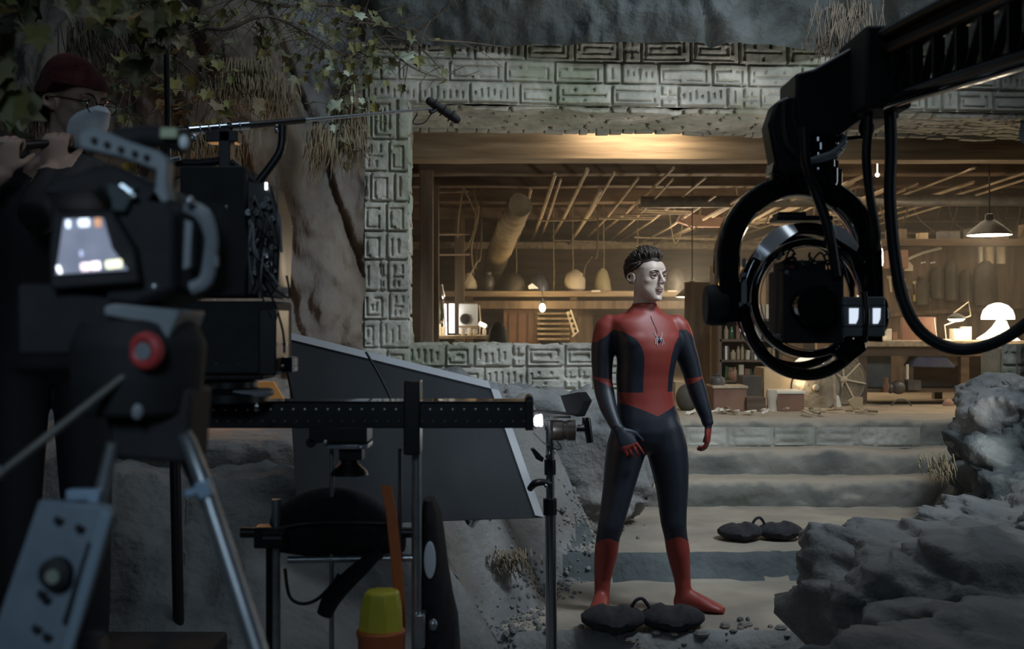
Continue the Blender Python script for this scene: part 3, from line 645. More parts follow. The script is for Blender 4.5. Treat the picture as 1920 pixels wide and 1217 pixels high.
# ---------- the boom operator ----------
BY = 3.4
def B(px, py, dy=0): q = P(px, py, BY); q.y += dy; return q
OY = math.radians(62); OR_ = Rz(OY) @ Rx(math.radians(10)); OC = B(140, 198)
OT = lambda p: OC+OR_ @ Vector(p)
ob_ = B(90, 1240); oper = thing('person', 'person in a dark red beanie, glasses and white mask holding a boom pole overhead', 'person', (ob_.x, BY, .35))
hbm = MB(); head_shapes(hbm, OT, OR_); hbm.tube([B(118, 300, .02), B(125, 250, .01), B(132, 215)], [.062, .055, .055], 18, 3)
ol = Vector((math.cos(.5), math.sin(.5), 0)); of = Vector((math.sin(.5), -math.cos(.5), 0))
b = hbm; rg = []
for px, py, a, bb in [(118, 285, .06, .06), (116, 300, .12, .09), (112, 320, .2, .11), (108, 360, .205, .13), (104, 430, .19, .13), (100, 520, .18, .125), (98, 620, .185, .13), (96, 690, .18, .13), (96, 720, .06, .06)]:
    c = B(px, py); rg.append([c+ol*(a*math.cos(2*PI*i/24))+of*(bb*math.sin(2*PI*i/24)) for i in range(24)])
b.loft(rg)
for s in (-1, 1):
    hp = B(96, 690)+ol*.09*s; b.tube([hp+Vector((0, 0, .05)), hp+Vector((.01*s, 0, -.4)), hp+Vector((.02*s, .02, -.82))], [.10, .075, .05], 16, 4)
    ft = hp+Vector((.02*s, .02, -.86)); b.ell((ft.x+of.x*.06, ft.y+of.y*.06, .39), (.05, .13, .04), Rz(.5))
poleA, poleB = P(-70, 284, 3.05), P(808, 204, 5.0)
pd = (poleB-poleA).normalized()
def onpole(px):
    lo, hi = 0, 1
    for _ in range(40):
        m_ = (lo+hi)/2; q = poleA.lerp(poleB, m_)
        if 960+q.x/q.y*FP < px: lo = m_
        else: hi = m_
    return poleA.lerp(poleB, lo)
h1, h2 = onpole(100), onpole(8)
for hp, sh, el in ((h1, B(165, 325, -.05), B(150, 430, -.32)), (h2, B(60, 322, .08), B(-20, 400, -.28))):
    wr = hp+Vector((.005, -.02, -.075)); b.tube([sh, el, wr+(el-wr).normalized()*.03], [.062, .052, .036], 14, 5); b.tube([wr+(el-wr).normalized()*.06, wr], [.03, .027], 12, 3)
    hand(b, wr, Vector((.05, .12, 1)), Vector((.02, 1, 0)), 1.35, 1.0, side=-1, spread=.02, thumb=1.0, r=.0095)
me = remesh(b, .0055, 3)
relax(me, lambda c: c[:, 2] < 1.86 , 3)
relax(me, lambda c: c[:, 2] < 1.70 , 16)
co2 = getco(me); lc = (co2-np.array(OC)) @ np.array(OR_); d = head_sculpt(lc)*(co2[:, 2] > 1.95); co2 += d[:, None]*np.array(OR_ @ Vector((0, 1, 0))); me.vertices.foreach_set('co', co2.ravel())
nearh = np.zeros(len(co2), bool)
for hh_ in (h1, h2): nearh |= (np.linalg.norm(co2-np.array(hh_), axis=1) < .12) & (co2[:, 1] < hh_.y+.045) & (np.abs(co2[:, 0]-hh_.x) < .075)
headz = (co2[:, 2] > CAMH-(268-608.5)/FP*BY)
setattr_f(me, 'skin', np.where(nearh | headz, 1.0, -1.0)); setattr_f(me, 'red', np.full(len(co2), -1.0))
sm2 = bpy.data.materials.new('dark_clothes_and_skin'); sm2.use_nodes = True; nt = sm2.node_tree; bs = nt.nodes['Principled BSDF']; nt.links.new(mixc(att('skin'), (.012, .012, .014), (.45, .31, .24)), bs.inputs['Base Color']); bs.inputs['Roughness'].default_value = .7
finish(me, 'body', [sm2], oper); face_bits(OT, OR_, oper, M['skin2'], lips=False)
M['beanie'] = mat('dark_red_knit', (.05, .006, .008), (.08, .01, .011), rough=.95, scale=60, bump=.5, bscale=150)
bn = MB(); rows = []
for j in range(12):
    ph = .10+(PI/2-.10)*j/11; k = 1.10 if j > 1 else 1.14
    rows.append([OT(Vector((0, .016, .042))+Vector((.084*math.sin(t)*math.cos(ph), -.104*math.cos(t)*math.cos(ph)+.03*math.sin(ph)**2, .100*math.sin(ph)-.016*(-math.cos(t))*0-.03*(1-math.sin(ph))*(1 if math.cos(t) < 0 else 0)))*k) for t in [2*PI*i/32 for i in range(32)]])
bn.loft(rows); bn.build('beanie', M['beanie'], oper)
hk = MB()
for i in range(90):
    t = rnd.uniform(1.7, 4.6); st = Vector((.079*math.sin(t), .016-.098*math.cos(t), rnd.uniform(-.01, .05))); en = st+Vector((0, .01, -.05-rnd.random()*.03)); hk.tube([OT(st), OT((st+en)/2+Vector((0, .012, 0))), OT(en)], [.006, .006, .001], 5, 2)
hk.build('hair', M['hair'], oper, angle=80)
mk = MB(); rows = []
for z_, w_, y_, d_ in [(.006, .014, -.134, .010), (-.008, .038, -.118, .040), (-.024, .054, -.094, .060), (-.045, .064, -.080, .072), (-.070, .064, -.072, .072), (-.095, .058, -.066, .066), (-.118, .044, -.056, .056), (-.130, .024, -.05, .04)]:
    rows.append([OT((w_*math.sin(t), y_-d_*math.cos(t)*1.0*.75+.02, z_)) for t in np.linspace(-1.5, 1.5, 17)])
vv = [q for r_ in rows for q in r_]; nn = len(rows[0]); mk.add(vv, [(j*nn+i, j*nn+i+1, (j+1)*nn+i+1, (j+1)*nn+i) for j in range(len(rows)-1) for i in range(nn-1)])
mo = mk.build('face_mask', mat('mask_fabric', (.62, .68, .74), (.7, .75, .8), rough=.8, scale=30), oper); sd = mo.modifiers.new('s', 'SOLIDIFY'); sd.thickness = .0025
st_ = MB(); st_.tube([OT((.052, -.075, -.022)), OT((.072, -.03, .0)), OT((.080, .014, .014))], .0016, 6, 5); st_.tube([OT((.054, -.06, -.075)), OT((.072, -.02, -.05)), OT((.080, .014, -.03))], .0016, 6, 5)
st_.build('mask_strap', M['white'], mo)
gl = MB()
for s in (-1, 1): gl.torus(OT((s*.033, -.110, .006)), .0215, .002, OR_ @ Vector((s*.22, 1, 0)), 28, 6); gl.tube([OT((s*.055, -.106, .012)), OT((s*.078, -.04, .014)), OT((s*.082, .01, .012))], .002, 6, 3)
gl.tube([OT((-.012, -.112, .01)), OT((0, -.116, .013)), OT((.012, -.112, .01))], .002, 6, 3); gl.build('glasses', M['blackgloss'], oper)
wb = MB(); q = h1+Vector((.005, -.02, -.10)); wb.torus(q, .034, .006, (.1, .15, 1), 26, 8, rz=.012); wb.tube([q+Vector((.03, -.02, 0)), q+Vector((.05, -.02, .012)), q+Vector((.056, -.02, .025))], .003, 6, 2); wb.build('wristband', mat('yellow_band', (.75, .72, .12), rough=.5), oper)
# boom pole and microphone
bp = thing('boom_pole', 'long thin silver boom pole reaching from the masked person across the cave', 'boom pole', tuple(poleA))
seg = MB(); seg.cyl(poleA, poleA.lerp(poleB, .62), .012, n=14); seg.build('pole_section', M['black'], bp)
qa, qb = onpole(346), onpole(455); seg = MB(); seg.cyl(qa, qb, .0115, n=16); seg.build('pole_section', M['steel'], bp)
seg = MB(); seg.cyl(qb, poleB, .0085, .006, n=12); seg.build('pole_section', M['alu'], bp)
for px, l in ((350, .05), (375, .03), (395, .03), (430, .04)):
    q = onpole(px); c = MB(); c.cyl(q, q+pd*l*2.2, .0165, n=18); c.torus(q+pd*l, .0165, .002, pd, 20, 6); c.build('locking_collar', M['steel'], bp)
mc = thing('boom_microphone', 'black shotgun microphone in a shock mount at the far end of the boom pole', 'microphone', tuple(poleB))
m0, m1 = P(806, 190, 5.02), P(856, 224, 5.05)
c = MB(); c.cyl(m0, m1, .019, n=16); c.ell(m1, .019, None, 14, 8); c.ell(m0, .019, None, 14, 8); c.build('microphone_body', M['blackmatte'], mc)
for t in (.15, .5, .8): c = MB(); c.torus(m0.lerp(m1, t), .027, .003, (m1-m0), 20, 6); c.build('mount_ring', M['rubber'], mc)
c = MB(); c.tube([poleB, P(808, 212, 5.0), m0.lerp(m1, .35)], [.007, .008, .006], 8, 3); c.build('mount_arm', M['black'], mc)
c = MB(); c.tube([poleB-pd*.12, P(782, 214, 4.99), P(774, 229, 4.99), P(784, 233, 4.99), P(800, 226, 5.0), m0.lerp(m1, .2)], .0028, 6, 5); c.build('microphone_cable', M['rubber'], mc)
rb = MB(); rb.box((ob_.x+.05, BY, .175), (.8, .7, .35)); tag(rb.build('riser_box', M['blackmatte'], bevel=.01), 'black plywood riser the masked person stands on', 'riser')
# ================= FILM EQUIPMENT =================
XA, YA, ZA = Vector((1, 0, 0)), Vector((0, 1, 0)), Vector((0, 0, 1))
def part(name, root, m, fn, **k):
    b = MB(); fn(b); return b.build(name, m, root, **k)
# ---------- remote stabilised head hanging from the crane ----------
GY = 3.3
def G(px, py, dy=0): q = P(px, py, GY); q.y += dy; return q
pxm = GY/FP
gm = thing('stabilized_head', 'glossy black remote camera gimbal hanging from the crane arm right of the actor', 'gimbal', tuple(G(1500, 705)))
gb, gg = M['black'], M['blackgloss']
yc = G(1495, 500)
def yoke(b):   # inverted U, flattened tube
    pts, R = [], 150*pxm
    rings = []
    path = [(1364, 604), (1363, 570), (1362, 520)]+[(1495+133*math.cos(t), 488-140*math.sin(t)) for t in np.linspace(PI*.97, PI*.03, 22)]+[(1629, 530), (1631, 590), (1628, 640)]
    P3 = [G(x, y) for x, y in path]
    for i, q in enumerate(P3):
        d = (P3[min(i+1, len(P3)-1)]-P3[max(i-1, 0)]).normalized(); n = YA.cross(d).normalized(); rings.append([q+n*(a*.033)+YA*(c*.052) for a, c in [(1, .6), (.75, .95), (0, 1), (-.75, .95), (-1, .6), (-1, -.6), (-.75, -.95), (0, -1), (.75, -.95), (1, -.6)]])
    b.loft(rings)
part('yoke', gm, gg, yoke, angle=50)
part('pan_motor', gm, gg, lambda b: (b.lathe([(.062, 0), (.066, .01), (.066, .05), (.056, .056), (.056, .075), (.05, .08), (.05, .12), (.07, .125), (.07, .15)], G(1535, 352), (0, 0, 1), 36)))
part('neck_ring', gm, M['steel'], lambda b: b.torus(G(1535, 336), .0565, .0022, (0, 0, 1), 40, 8))
part('yoke_shoulder', gm, gg, lambda b: b.prism([G(1440, 330, -.05), G(1452, 268, -.05), G(1500, 262, -.05), G(1512, 320, -.05), G(1470, 345, -.05)], (0, .1, 0)), bevel=.006)
part('pivot_bracket', gm, M['greyplastic'], lambda b: b.tube([G(1492, 312, -.08), G(1520, 306, -.09), G(1548, 296, -.09), G(1566, 278, -.08), G(1570, 262, -.07)], [.006, .012, .012, .011, .006], 10, 4))
def bolts(b):
    for x, y in ((1500, 297), (1553, 303), (1561, 290), (1567, 276)): b.ell(G(x, y, -.1), .0045, None, 10, 6)
part('bracket_bolts', gm, M['steel'], bolts)
for sx, (x0, x1) in ((0, (1322, 1398)), (1, (1600, 1656))):
    part('tilt_motor', gm, M['blackmatte'] if not sx else gg, lambda b: b.lathe([(.052, 0), (.058, .006), (.06, .02), (.06, .055), (.055, .062), (.03, .064), (.028, .10)], G(x0 if not sx else x1, 572 if not sx else 590), (1 if not sx else -1, 0, 0), 36))
part('axle', gm, M['greyplastic'], lambda b: (b.cyl(G(1362, 572, -.04), G(1400, 572, -.04), .009, n=16), b.ell(G(1399, 570, -.045), .0065, None, 10, 8)))
# slim slider bar on the yoke
part('index_strip', gm, M['alu'], lambda b: (b.box(G(1388, 495, -.055), (.010, .006, .026)), b.prism([G(1381, 513, -.055), G(1393, 513, -.055), G(1389, 521, -.055), G(1385, 521, -.055)], (0, .005, 0)), b.prism([G(1388, 524, -.055), G(1393, 533, -.055), G(1393, 570, -.055), G(1383, 570, -.055), G(1383, 533, -.055)], (0, .005, 0))))
# two nested cage rings
cc = G(1507, 566)
def cage(b, R, rr, dy, tilt=0, n=72, sz=1.15, c=cc):
    A_ = Rx(tilt); rings = []
    for i in range(n):
        t = 2*PI*i/n; e = Vector((math.cos(t), 0, math.sin(t)*sz)); nrm = Vector((math.cos(t), 0, math.sin(t)/sz)).normalized()
        q = c+A_ @ (e*R)+Vector((0, dy, 0)); rings.append([q+(A_ @ nrm)*(rr[0]*a)+YA*(rr[1]*h) for a, h in [(1, .5), (.7, .9), (0, 1), (-.7, .9), (-1, .5), (-1, -.5), (-.7, -.9), (0, -1), (.7, -.9), (1, -.5)]])
    b.loft(rings, closed=True)
part('cage_ring', gm, gg, lambda b: cage(b, .180, (.0165, .02), -.03, sz=1.17), angle=60)
part('cage_ring', gm, gg, lambda b: cage(b, .157, (.010, .03), -.02, sz=1.03, c=G(1512, 560)), angle=60)
part('cage_ring', gm, gg, lambda b: cage(b, .172, (.012, .014), .09, sz=1.1), angle=60)
part('highlight_ring', gm, M['alu'], lambda b: cage(b, .1445, (.0016, .002), -.052, sz=1.03, c=G(1512, 560)))  # thin bright rings added as the highlight lines of the cage rings
part('highlight_ring', gm, M['alu'], lambda b: b.torus(cc+Vector((0, -.052, 0)), .168, .0011, (0, 1, 0), 60, 6, math.radians(100), math.radians(215), ref=(1, 0, 0)))
# curved plates added to stand in for white reflections on the outer ring
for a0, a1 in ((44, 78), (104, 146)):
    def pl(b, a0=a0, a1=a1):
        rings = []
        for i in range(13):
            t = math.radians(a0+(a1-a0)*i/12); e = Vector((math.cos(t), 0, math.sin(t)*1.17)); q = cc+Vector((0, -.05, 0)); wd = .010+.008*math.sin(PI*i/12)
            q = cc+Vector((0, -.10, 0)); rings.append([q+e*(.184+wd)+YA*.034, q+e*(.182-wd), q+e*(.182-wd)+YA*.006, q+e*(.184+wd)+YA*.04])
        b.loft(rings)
    part('glint_plate', gm, mat('glint_metal', (.9, .92, .95), rough=.14, metal=.6), pl)
part('ring_clamp', gm, M['steel'], lambda b: b.box(G(1539, 430, -.06), (.014, .02, .055)))
# camera inside the cage
cb_ = part('camera_body', gm, M['blackmatte'], lambda b: (b.box(G(1513, 575, .02), (.17, .20, .21)), b.box(G(1500, 500, .01), (.12, .14, .03))), bevel=.006)
part('camera_lens', cb_, gg, lambda b: b.lathe([(.05, 0), (.052, .02), (.047, .03), (.047, .08), (.056, .085), (.056, .12)], G(1500, 575, -.07), (0, -1, 0), 32))
part('camera_foot', gm, M['greyplastic'], lambda b: b.prism([G(1455, 628, -.04), G(1470, 618, -.04), G(1500, 620, -.04), G(1515, 634, -.04), G(1495, 638, -.04), G(1460, 637, -.04)], (0, .09, 0)), bevel=.003)
part('top_plate', gm, M['black'], lambda b: (b.box(G(1500, 412, -.01), (.16, .1, .014)), b.box(G(1478, 408, -.01), (.08, .08, .024))), bevel=.003)
rnd = random.Random(21)
for i in range(16):
    x, y = rnd.uniform(1450, 1570), rnd.uniform(468, 520)
    part('cable_connector', gm, [M['steel'], M['black'], M['alu'], M['red']][i % 3 if i % 8 else 3], lambda b: (b.cyl(G(x, y, -.06), G(x+rnd.uniform(-6, 6), y+rnd.uniform(-8, 8), -.085), rnd.uniform(.003, .0065), n=10)))
for i in range(12):
    x, y = rnd.uniform(1450, 1560), rnd.uniform(465, 500); x2, y2 = x+rnd.uniform(-35, 45), rnd.uniform(490, 560)
    part('signal_cable', gm, M['rubber'], lambda b: b.tube([G(x, y, -.06), G((x+x2)/2+rnd.uniform(-12, 12), y-8, -.09), G(x2, y2, -.07)], .0028, 6, 6))
for x0, x1 in ((1563, 1598), (1606, 1638)):
    def rec(b, x0=x0, x1=x1): b.box(G((x0+x1)/2, 594, -.08), ((x1-x0)*pxm, .05, 72*pxm))
    ro = part('receiver_box', gm, M['greyplastic'], rec, bevel=.004)
    part('display', ro, mat('display_glow', (.8, .85, .9), emit=.9, ecol=(.75, .85, 1)), lambda b: b.prism([G(x0+9, 579, -.107), G(x1-9, 579, -.107), G(x1-10, 598, -.107), G(x1-14, 607, -.107), G(x0+9, 607, -.107)], (0, .004, 0)))
    part('box_band', ro, M['blackmatte'], lambda b: (b.box(G((x0+x1)/2, 574, -.08), ((x1-x0+1)*pxm, .053, .0022)), b.box(G((x0+x1)/2, 612, -.08), ((x1-x0+1)*pxm, .053, .0022))))
part('handle_bar', gm, gb, lambda b: b.tube([G(1600, 550, -.1), G(1603, 590, -.11), G(1601, 640, -.1)], .009, 10, 4))
part('lower_bracket', gm, gg, lambda b: b.prism([G(1560, 640, -.07), G(1605, 632, -.07), G(1612, 655, -.07), G(1580, 680, -.07), G(1555, 668, -.07)], (0, .05, 0)), bevel=.003)
# ---------- crane arm ----------
def Gs(px, py, Y): return P(px, py, Y)
cr = thing('crane_arm', 'big black lattice camera crane arm entering from the top right corner', 'camera crane', tuple(G(1560, 300)))
def headblock(b):
    b.prism([G(1478, 225, -.09), G(1478, 150, -.09), G(1510, 142, -.09), G(1590, 96, -.09), G(1662, 82, -.09), G(1668, 232, -.09), G(1600, 232, -.09), G(1560, 262, -.09), G(1490, 262, -.09)], (0, .2, 0))
part('arm_head', cr, M['black'], headblock, bevel=.008)
part('arm_socket', cr, M['blackmatte'], lambda b: b.box(G(1618, 158, -.10), (.125, .26, .225)), bevel=.01)
part('junction_box', cr, M['black'], lambda b: b.prism([G(1446, 198, -.06), G(1470, 186, -.06), G(1490, 200, -.06), G(1505, 290, -.06), G(1490, 330, -.06), G(1448, 330, -.06), G(1432, 240, -.06)], (0, .1, 0)), bevel=.01)
part('swivel', cr, gg, lambda b: b.lathe([(.05, 0), (.06, .01), (.06, .05), (.045, .06), (.045, .1)], G(1540, 292), (0, 0, 1), 32))
part('side_knob', cr, gg, lambda b: (b.ell(G(1612, 248, -.06), (.022, .022, .03)), b.cyl(G(1560, 268, -.07), G(1612, 264, -.07), .006, n=10)))
# lattice: from Y 3.3 to 2.25 at the right edge and beyond
def L(t, px0, py0, px1, py1, dy=0): # interpolate in world space
    a, c = P(px0, py0, 3.25+dy), P(px1, py1, 2.2+dy); return a.lerp(c, t)
TOPL = lambda t, dy=0: L(t, 1640, 108, 2080, -95, dy); BOTL = lambda t, dy=0: L(t, 1640, 196, 2080, 62, dy)
for dy in (-.09, .09):
    part('top_chord', cr, M['black'], lambda b: b.tube([TOPL(0, dy), TOPL(1.95, dy)], .024, 12))
    part('bottom_chord', cr, gg, lambda b: b.tube([BOTL(0, dy), BOTL(1.95, dy)], .023, 14))
    for k in range(16):
        t0 = .03+k*.11; a, c, d = TOPL(t0, dy), BOTL(t0, dy), BOTL(t0+.10, dy)
        part('upright', cr, M['black'], lambda b: b.prism([a-XA*.013, a+XA*.013, c+XA*.013, c-XA*.013], (0, .012, 0)))
        a2 = TOPL(t0+.11, dy)
        part('diagonal', cr, M['black'], lambda b: b.prism([a2-XA*.01, a2+XA*.01, c+XA*.022, c], (0, .01, 0)))
part('top_deck', cr, M['blackmatte'], lambda b: b.loft([[TOPL(t, -.1)+Vector((0, 0, .02)), TOPL(t, .1)+Vector((0, 0, .02)), TOPL(t, .1)+Vector((0, 0, .07)), TOPL(t, -.1)+Vector((0, 0, .07))] for t in (0, 1.95)]))
part('arm_pipe', cr, M['rubber'], lambda b: b.tube([TOPL(.0, -.13)+Vector((0, 0, .05)), TOPL(.4, -.13)+Vector((0, 0, .055)), TOPL(1.9, -.13)+Vector((0, 0, .05))], .014, 10, 3))
for nm, lb, pts, r in (
    ('hanging_cable', 'black cable dropping in front of the gimbal ring to its camera', [(1484, 255, -.14), (1488, 320, -.14), (1505, 365, -.13), (1522, 410, -.13), (1535, 460, -.13), (1548, 520, -.11)], .014),
    ('hanging_cable', 'black cable hanging straight down just left of the thick one', [(1597, 205, -.15), (1597, 260, -.15), (1594, 310, -.15), (1603, 380, -.14), (1618, 440, -.12), (1625, 470, -.08)], .0125),
    ('hanging_cable', 'thick black cable hanging beside the gimbal and looping up to the right edge', [(1632, 215, -.17), (1634, 300, -.17), (1632, 380, -.17), (1640, 480, -.17), (1655, 570, -.18), (1688, 628, -.2), (1745, 652, -.24), (1810, 626, -.3), (1865, 560, -.36), (1905, 470, -.42), (1950, 370, -.5), (1990, 300, -.6)], .0165),
    ('hanging_cable', 'thin black cable dangling from the left side of the crane head', [(1452, 205, -.12), (1450, 245, -.12), (1456, 280, -.12), (1470, 300, -.12)], .005)):
    b = MB(); b.tube([G(x, y, dy) for x, y, dy in pts], r, 12, 6); tag(b.build(nm, M['rubber']), lb, 'cable', 'cables on the crane head')
# ---------- grip stand with gooseneck lamp, right of the slider ----------
SY = 4.15
def S(px, py, dy=0): q = P(px, py, SY); q.y += dy; return q
cs = thing('grip_stand', 'tall chrome grip stand rising beside the grey flag, gripping its edge', 'light stand', tuple(P(1033, 1360, SY)))
part('riser_tube', cs, M['steel'], lambda b: b.cyl(S(1031, 800), S(1032, 960), .0155, n=20))
part('base_tube', cs, M['steel'], lambda b: b.cyl(S(1032, 955), S(1035, 1345), .0205, n=24))
for y0, y1, r in ((862, 890, .021), (935, 965, .025), (788, 806, .02)): part('collar', cs, M['black'], lambda b: b.cyl(S(1031, y0), S(1031.5, y1), r, n=20))
part('tightening_knob', cs, M['blackgloss'], lambda b: b.prism([S(994, 840, -.02), S(1000, 838, -.02), S(1020, 858, -.02), S(1017, 866, -.02), S(1005, 860, -.02)], (0, .014, 0)), bevel=.003)
part('tightening_knob', cs, M['steel'], lambda b: b.cyl(S(1026, 853, -.02), S(1026, 853, -.06), .009, n=14))
part('grip_arm', cs, M['black'], lambda b: b.tube([S(994, 917, .01), S(1003, 905, -.02), S(1020, 903, -.02), S(1031, 908, -.02)], [.012, .014, .012, .012], 10, 4))
part('tightening_knob', cs, M['steel'], lambda b: b.ell(S(1023, 908, -.045), .0075, None, 12, 8))
for k, (dx, dy) in enumerate(((-.42, -.1), (.4, -.15), (.05, .42))):
    p0 = P(1035, 1290, SY); p1 = p0+Vector((dx, dy, 0)); p1.z = .02
    g0 = -.0; part('leg', cs, M['steel'], lambda b: b.tube([p0, p0.lerp(p1, .5)+Vector((0, 0, .03)), p1], .013, 12, 3))
gl_ = thing('work_light', 'small chrome and black spotlight clamped on top of the grip stand', 'light', tuple(S(1045, 826)))
part('lamp_housing', gl_, mat('brown_black_barrel', (.03, .022, .018), rough=.4), lambda b: b.lathe([(.034, 0), (.037, .01), (.037, .035), (.034, .038), (.034, .05), (.037, .053), (.037, .082)], S(1036, 806, -.02), (1, .0, 0), 28))
part('reflector', gl_, mat('bright_reflector', (.9, .95, 1), rough=.3, emit=2.2, ecol=(.85, .93, 1)), lambda b: b.lathe([(.008, 0), (.02, .008), (.024, .03), (.018, .034)], S(1000, 788, -.02), (1, 0, .05), 20))
part('front_ring', gl_, M['steel'], lambda b: (b.tube([S(984, 798, -.02), S(994, 795, -.02), S(1006, 800, -.02)], .006, 8, 2), b.box(S(1050, 781, -.02), (.075, .03, .007)), b.tube([S(1082, 797, -.02), S(1092, 796, -.02), S(1092, 782, -.02)], .0035, 8)))
part('handle', gl_, M['blackgloss'], lambda b: (b.tube([S(1098, 782, -.02), S(1101, 805, -.02), S(1105, 829, -.02)], [.011, .012, .012], 12, 3), b.cyl(S(1080, 804, -.02), S(1100, 804, -.02), .009, n=12)))
part('handle_edge', gl_, M['steel'], lambda b: b.tube([S(1104, 783, -.03), S(1107, 805, -.03), S(1110, 828, -.03)], .004, 8, 3))
part('cable', gl_, M['rubber'], lambda b: b.tube([S(1044, 826, -.02), S(1052, 838, -.02), S(1044, 842, -.02), S(1030, 834, -.03), S(1018, 828, -.03), S(1000, 810, -.02)], .0025, 6, 5))
b = MB(); b.prism([S(1050, 742), S(1085, 735), S(1096, 752), S(1082, 782), S(1062, 776)], (.03, .02, 0)); b.tube([S(985, 774), S(1010, 771), S(1070, 776)], .006, 6, 3)
tag(b.build('barn_door', M['blackmatte'], bevel=.002), 'black foil flag bent up above the small spotlight', 'flag')
# ---------- grey flag board with white edges ----------
fa, fb, fc, fd = P(536, 622, 4.25), P(931, 719, 4.4), P(1019, 970, 4.3), P(560, 985, 4.1)
fl = thing('flag_board', 'large tilted dark grey panel with white edges behind the slider rail', 'reflector board', tuple(fd))
nrm = (fb-fa).cross(fc-fa).normalized()
if nrm.y > 0: nrm = -nrm
part('panel', fl, mat('grey_felt', (.062, .07, .078), (.075, .083, .09), rough=.85, scale=6), lambda b: b.prism([fa, fb, fc, fd], -nrm*.02), smooth=False)
def edge(b, p, q, wd, inn):
    n2 = nrm; b.loft([[r+n2*.004-inn*0, r+n2*.004+inn*wd, r-n2*.026+inn*wd, r-n2*.026] for r in (p, q)])
part('white_edge', fl, M['white'], lambda b: edge(b, fa, fb, .030, (fc-fb).normalized()))
part('white_edge', fl, M['white'], lambda b: edge(b, fb, fc, .034, (fa-fb).normalized()))
b = MB(); b.tube([P(686, 660, 4.1), P(712, 705, 4.08), P(735, 752, 4.05)], .005, 6, 3); tag(b.build('loose_cord', M['rubber']), 'thin black cord hanging down the face of the grey flag panel', 'cord')
b = MB(); b.tube([P(532, 640, 4.0), P(540, 700, 4.0), P(552, 760, 3.98), P(556, 800, 3.98)], .006, 6, 3); tag(b.build('loose_cord', M['rubber']), 'thin black cord hanging by the left end of the grey flag panel', 'cord')
# ---------- camera slider ----------
RY = 3.0
def R_(px, py, dy=0): q = P(px, py, RY); q.y += dy; return q
sl = thing('slider_rail', 'long black perforated slider beam carried across on metal posts', 'camera slider', tuple(R_(640, 1230)))
part('beam', sl, M['black'], lambda b: b.box(R_(642, 776), (700*RY/FP, .10, 48*RY/FP)), bevel=.003)
part('beam_lip', sl, M['blackgloss'], lambda b: b.box(R_(642, 752), (700*RY/FP, .106, .006)), bevel=.002)
part('end_cap', sl, M['black'], lambda b: (b.cyl(R_(992, 748, -.05), R_(992, 748, .05), .011, n=16), b.box(R_(992, 776), (.022, .11, .078))), bevel=.003)
for x in range(305, 985, 21):
    for y in (765, 787):
        b = MB(); b.lathe([(.0036, 0), (.0036, .003), (.002, .004)], R_(x+(6 if y == 787 else 0), y, -.05), (0, -1, 0), 10); b.build('screw', M['alu'] if (x*7+y) % 3 else M['iron'], sl)
part('center_clamp', sl, M['black'], lambda b: (b.box(R_(640, 812), (.15, .12, .04)), b.cyl(R_(590, 826, -.06), R_(590, 826, .06), .013, n=16)), bevel=.003)
part('clamp_plate', sl, M['alu'], lambda b: (b.box(R_(655, 834), (.11, .11, .012)), b.ell(R_(682, 834, -.06), (.01, .006, .006)), b.ell(R_(617, 825, -.065), .0075, None, 12, 8), b.cyl(R_(684, 803, -.04), R_(684, 815, -.04), .012, n=16)), bevel=.002)
part('ball_mount', sl, M['black'], lambda b: (b.lathe([(.05, 0), (.045, .012), (.025, .03), (.02, .05)], R_(655, 890), (0, 0, 1), 24), b.box(R_(660, 850), (.06, .06, .03))))
for (x, y0, y1, r, m) in ((622, 842, 1300, .0065, 'alu'), (750, 840, 1300, .0055, 'steel'), (518, 936, 1300, .012, 'alu'), (505, 1020, 1300, .009, 'black'), (781, 715, 1300, .0135, 'alu')):
    part('post', sl, M[m], lambda b: b.cyl(R_(x, y0, .0), R_(x, y1, .0), r, n=16))
part('post_sleeve', sl, M['black'], lambda b: (b.box(R_(776, 780, -.02), (.042, .09, .19)), b.cyl(R_(772, 712, -.03), R_(772, 850, -.03), .019, n=16)), bevel=.004)
part('post_clamp', sl, M['black'], lambda b: (b.box(R_(512, 1004, -.01), (.085, .06, .055)), b.cyl(R_(500, 1004, -.05), R_(540, 1004, -.05), .02, n=16)), bevel=.004)
part('cross_tube', sl, M['alu'], lambda b: b.cyl(R_(540, 1050), R_(775, 1046), .010, n=16))
part('cross_tube', sl, M['black'], lambda b: b.cyl(R_(450, 1000, .01), R_(780, 1000, .01), .014, n=16))
part('foot_clamp', sl, M['alu'], lambda b: b.box(R_(787, 1180), (.03, .05, .09)), bevel=.004)
# fat black tyre-like weight under the rail
tw = thing('equipment_bag', 'bulging black fabric bag slung beneath the slider rail', 'bag', tuple(R_(620, 1060)))
def bag(b):
    rings = []
    for i in range(26):
        t = i/25; x = 505+t*250; top = 1008-90*math.sin(PI*min(1, .08+t*.95))**.55; bot = 1040+12*math.sin(PI*t); h = (bot-top)/2*RY/FP; c = R_(x, (top+bot)/2, .05)
        rings.append([c+YA*(.085*math.cos(a))*(.5+.5*math.sin(PI*(t*.9+.05)))+ZA*h*math.copysign(abs(math.sin(a))**.7, math.sin(a)) for a in [2*PI*k/18 for k in range(18)]])
    b.loft(rings)
part('bag_body', tw, M['cloth_black'], bag)
part('zipper', tw, M['iron'], lambda b: b.tube([R_(525, 985, -.04), R_(580, 976, -.045), (R_(640, 974, -.045)), R_(725, 976, -.04)], .003, 6, 4))
part('strap', tw, M['cloth_black'], lambda b: b.tube([R_(715, 1030, -.03), R_(680, 1060, -.03), R_(630, 1110, -.02), R_(610, 1150, -.02)], [.012, .022, .026, .02], 8, 4))
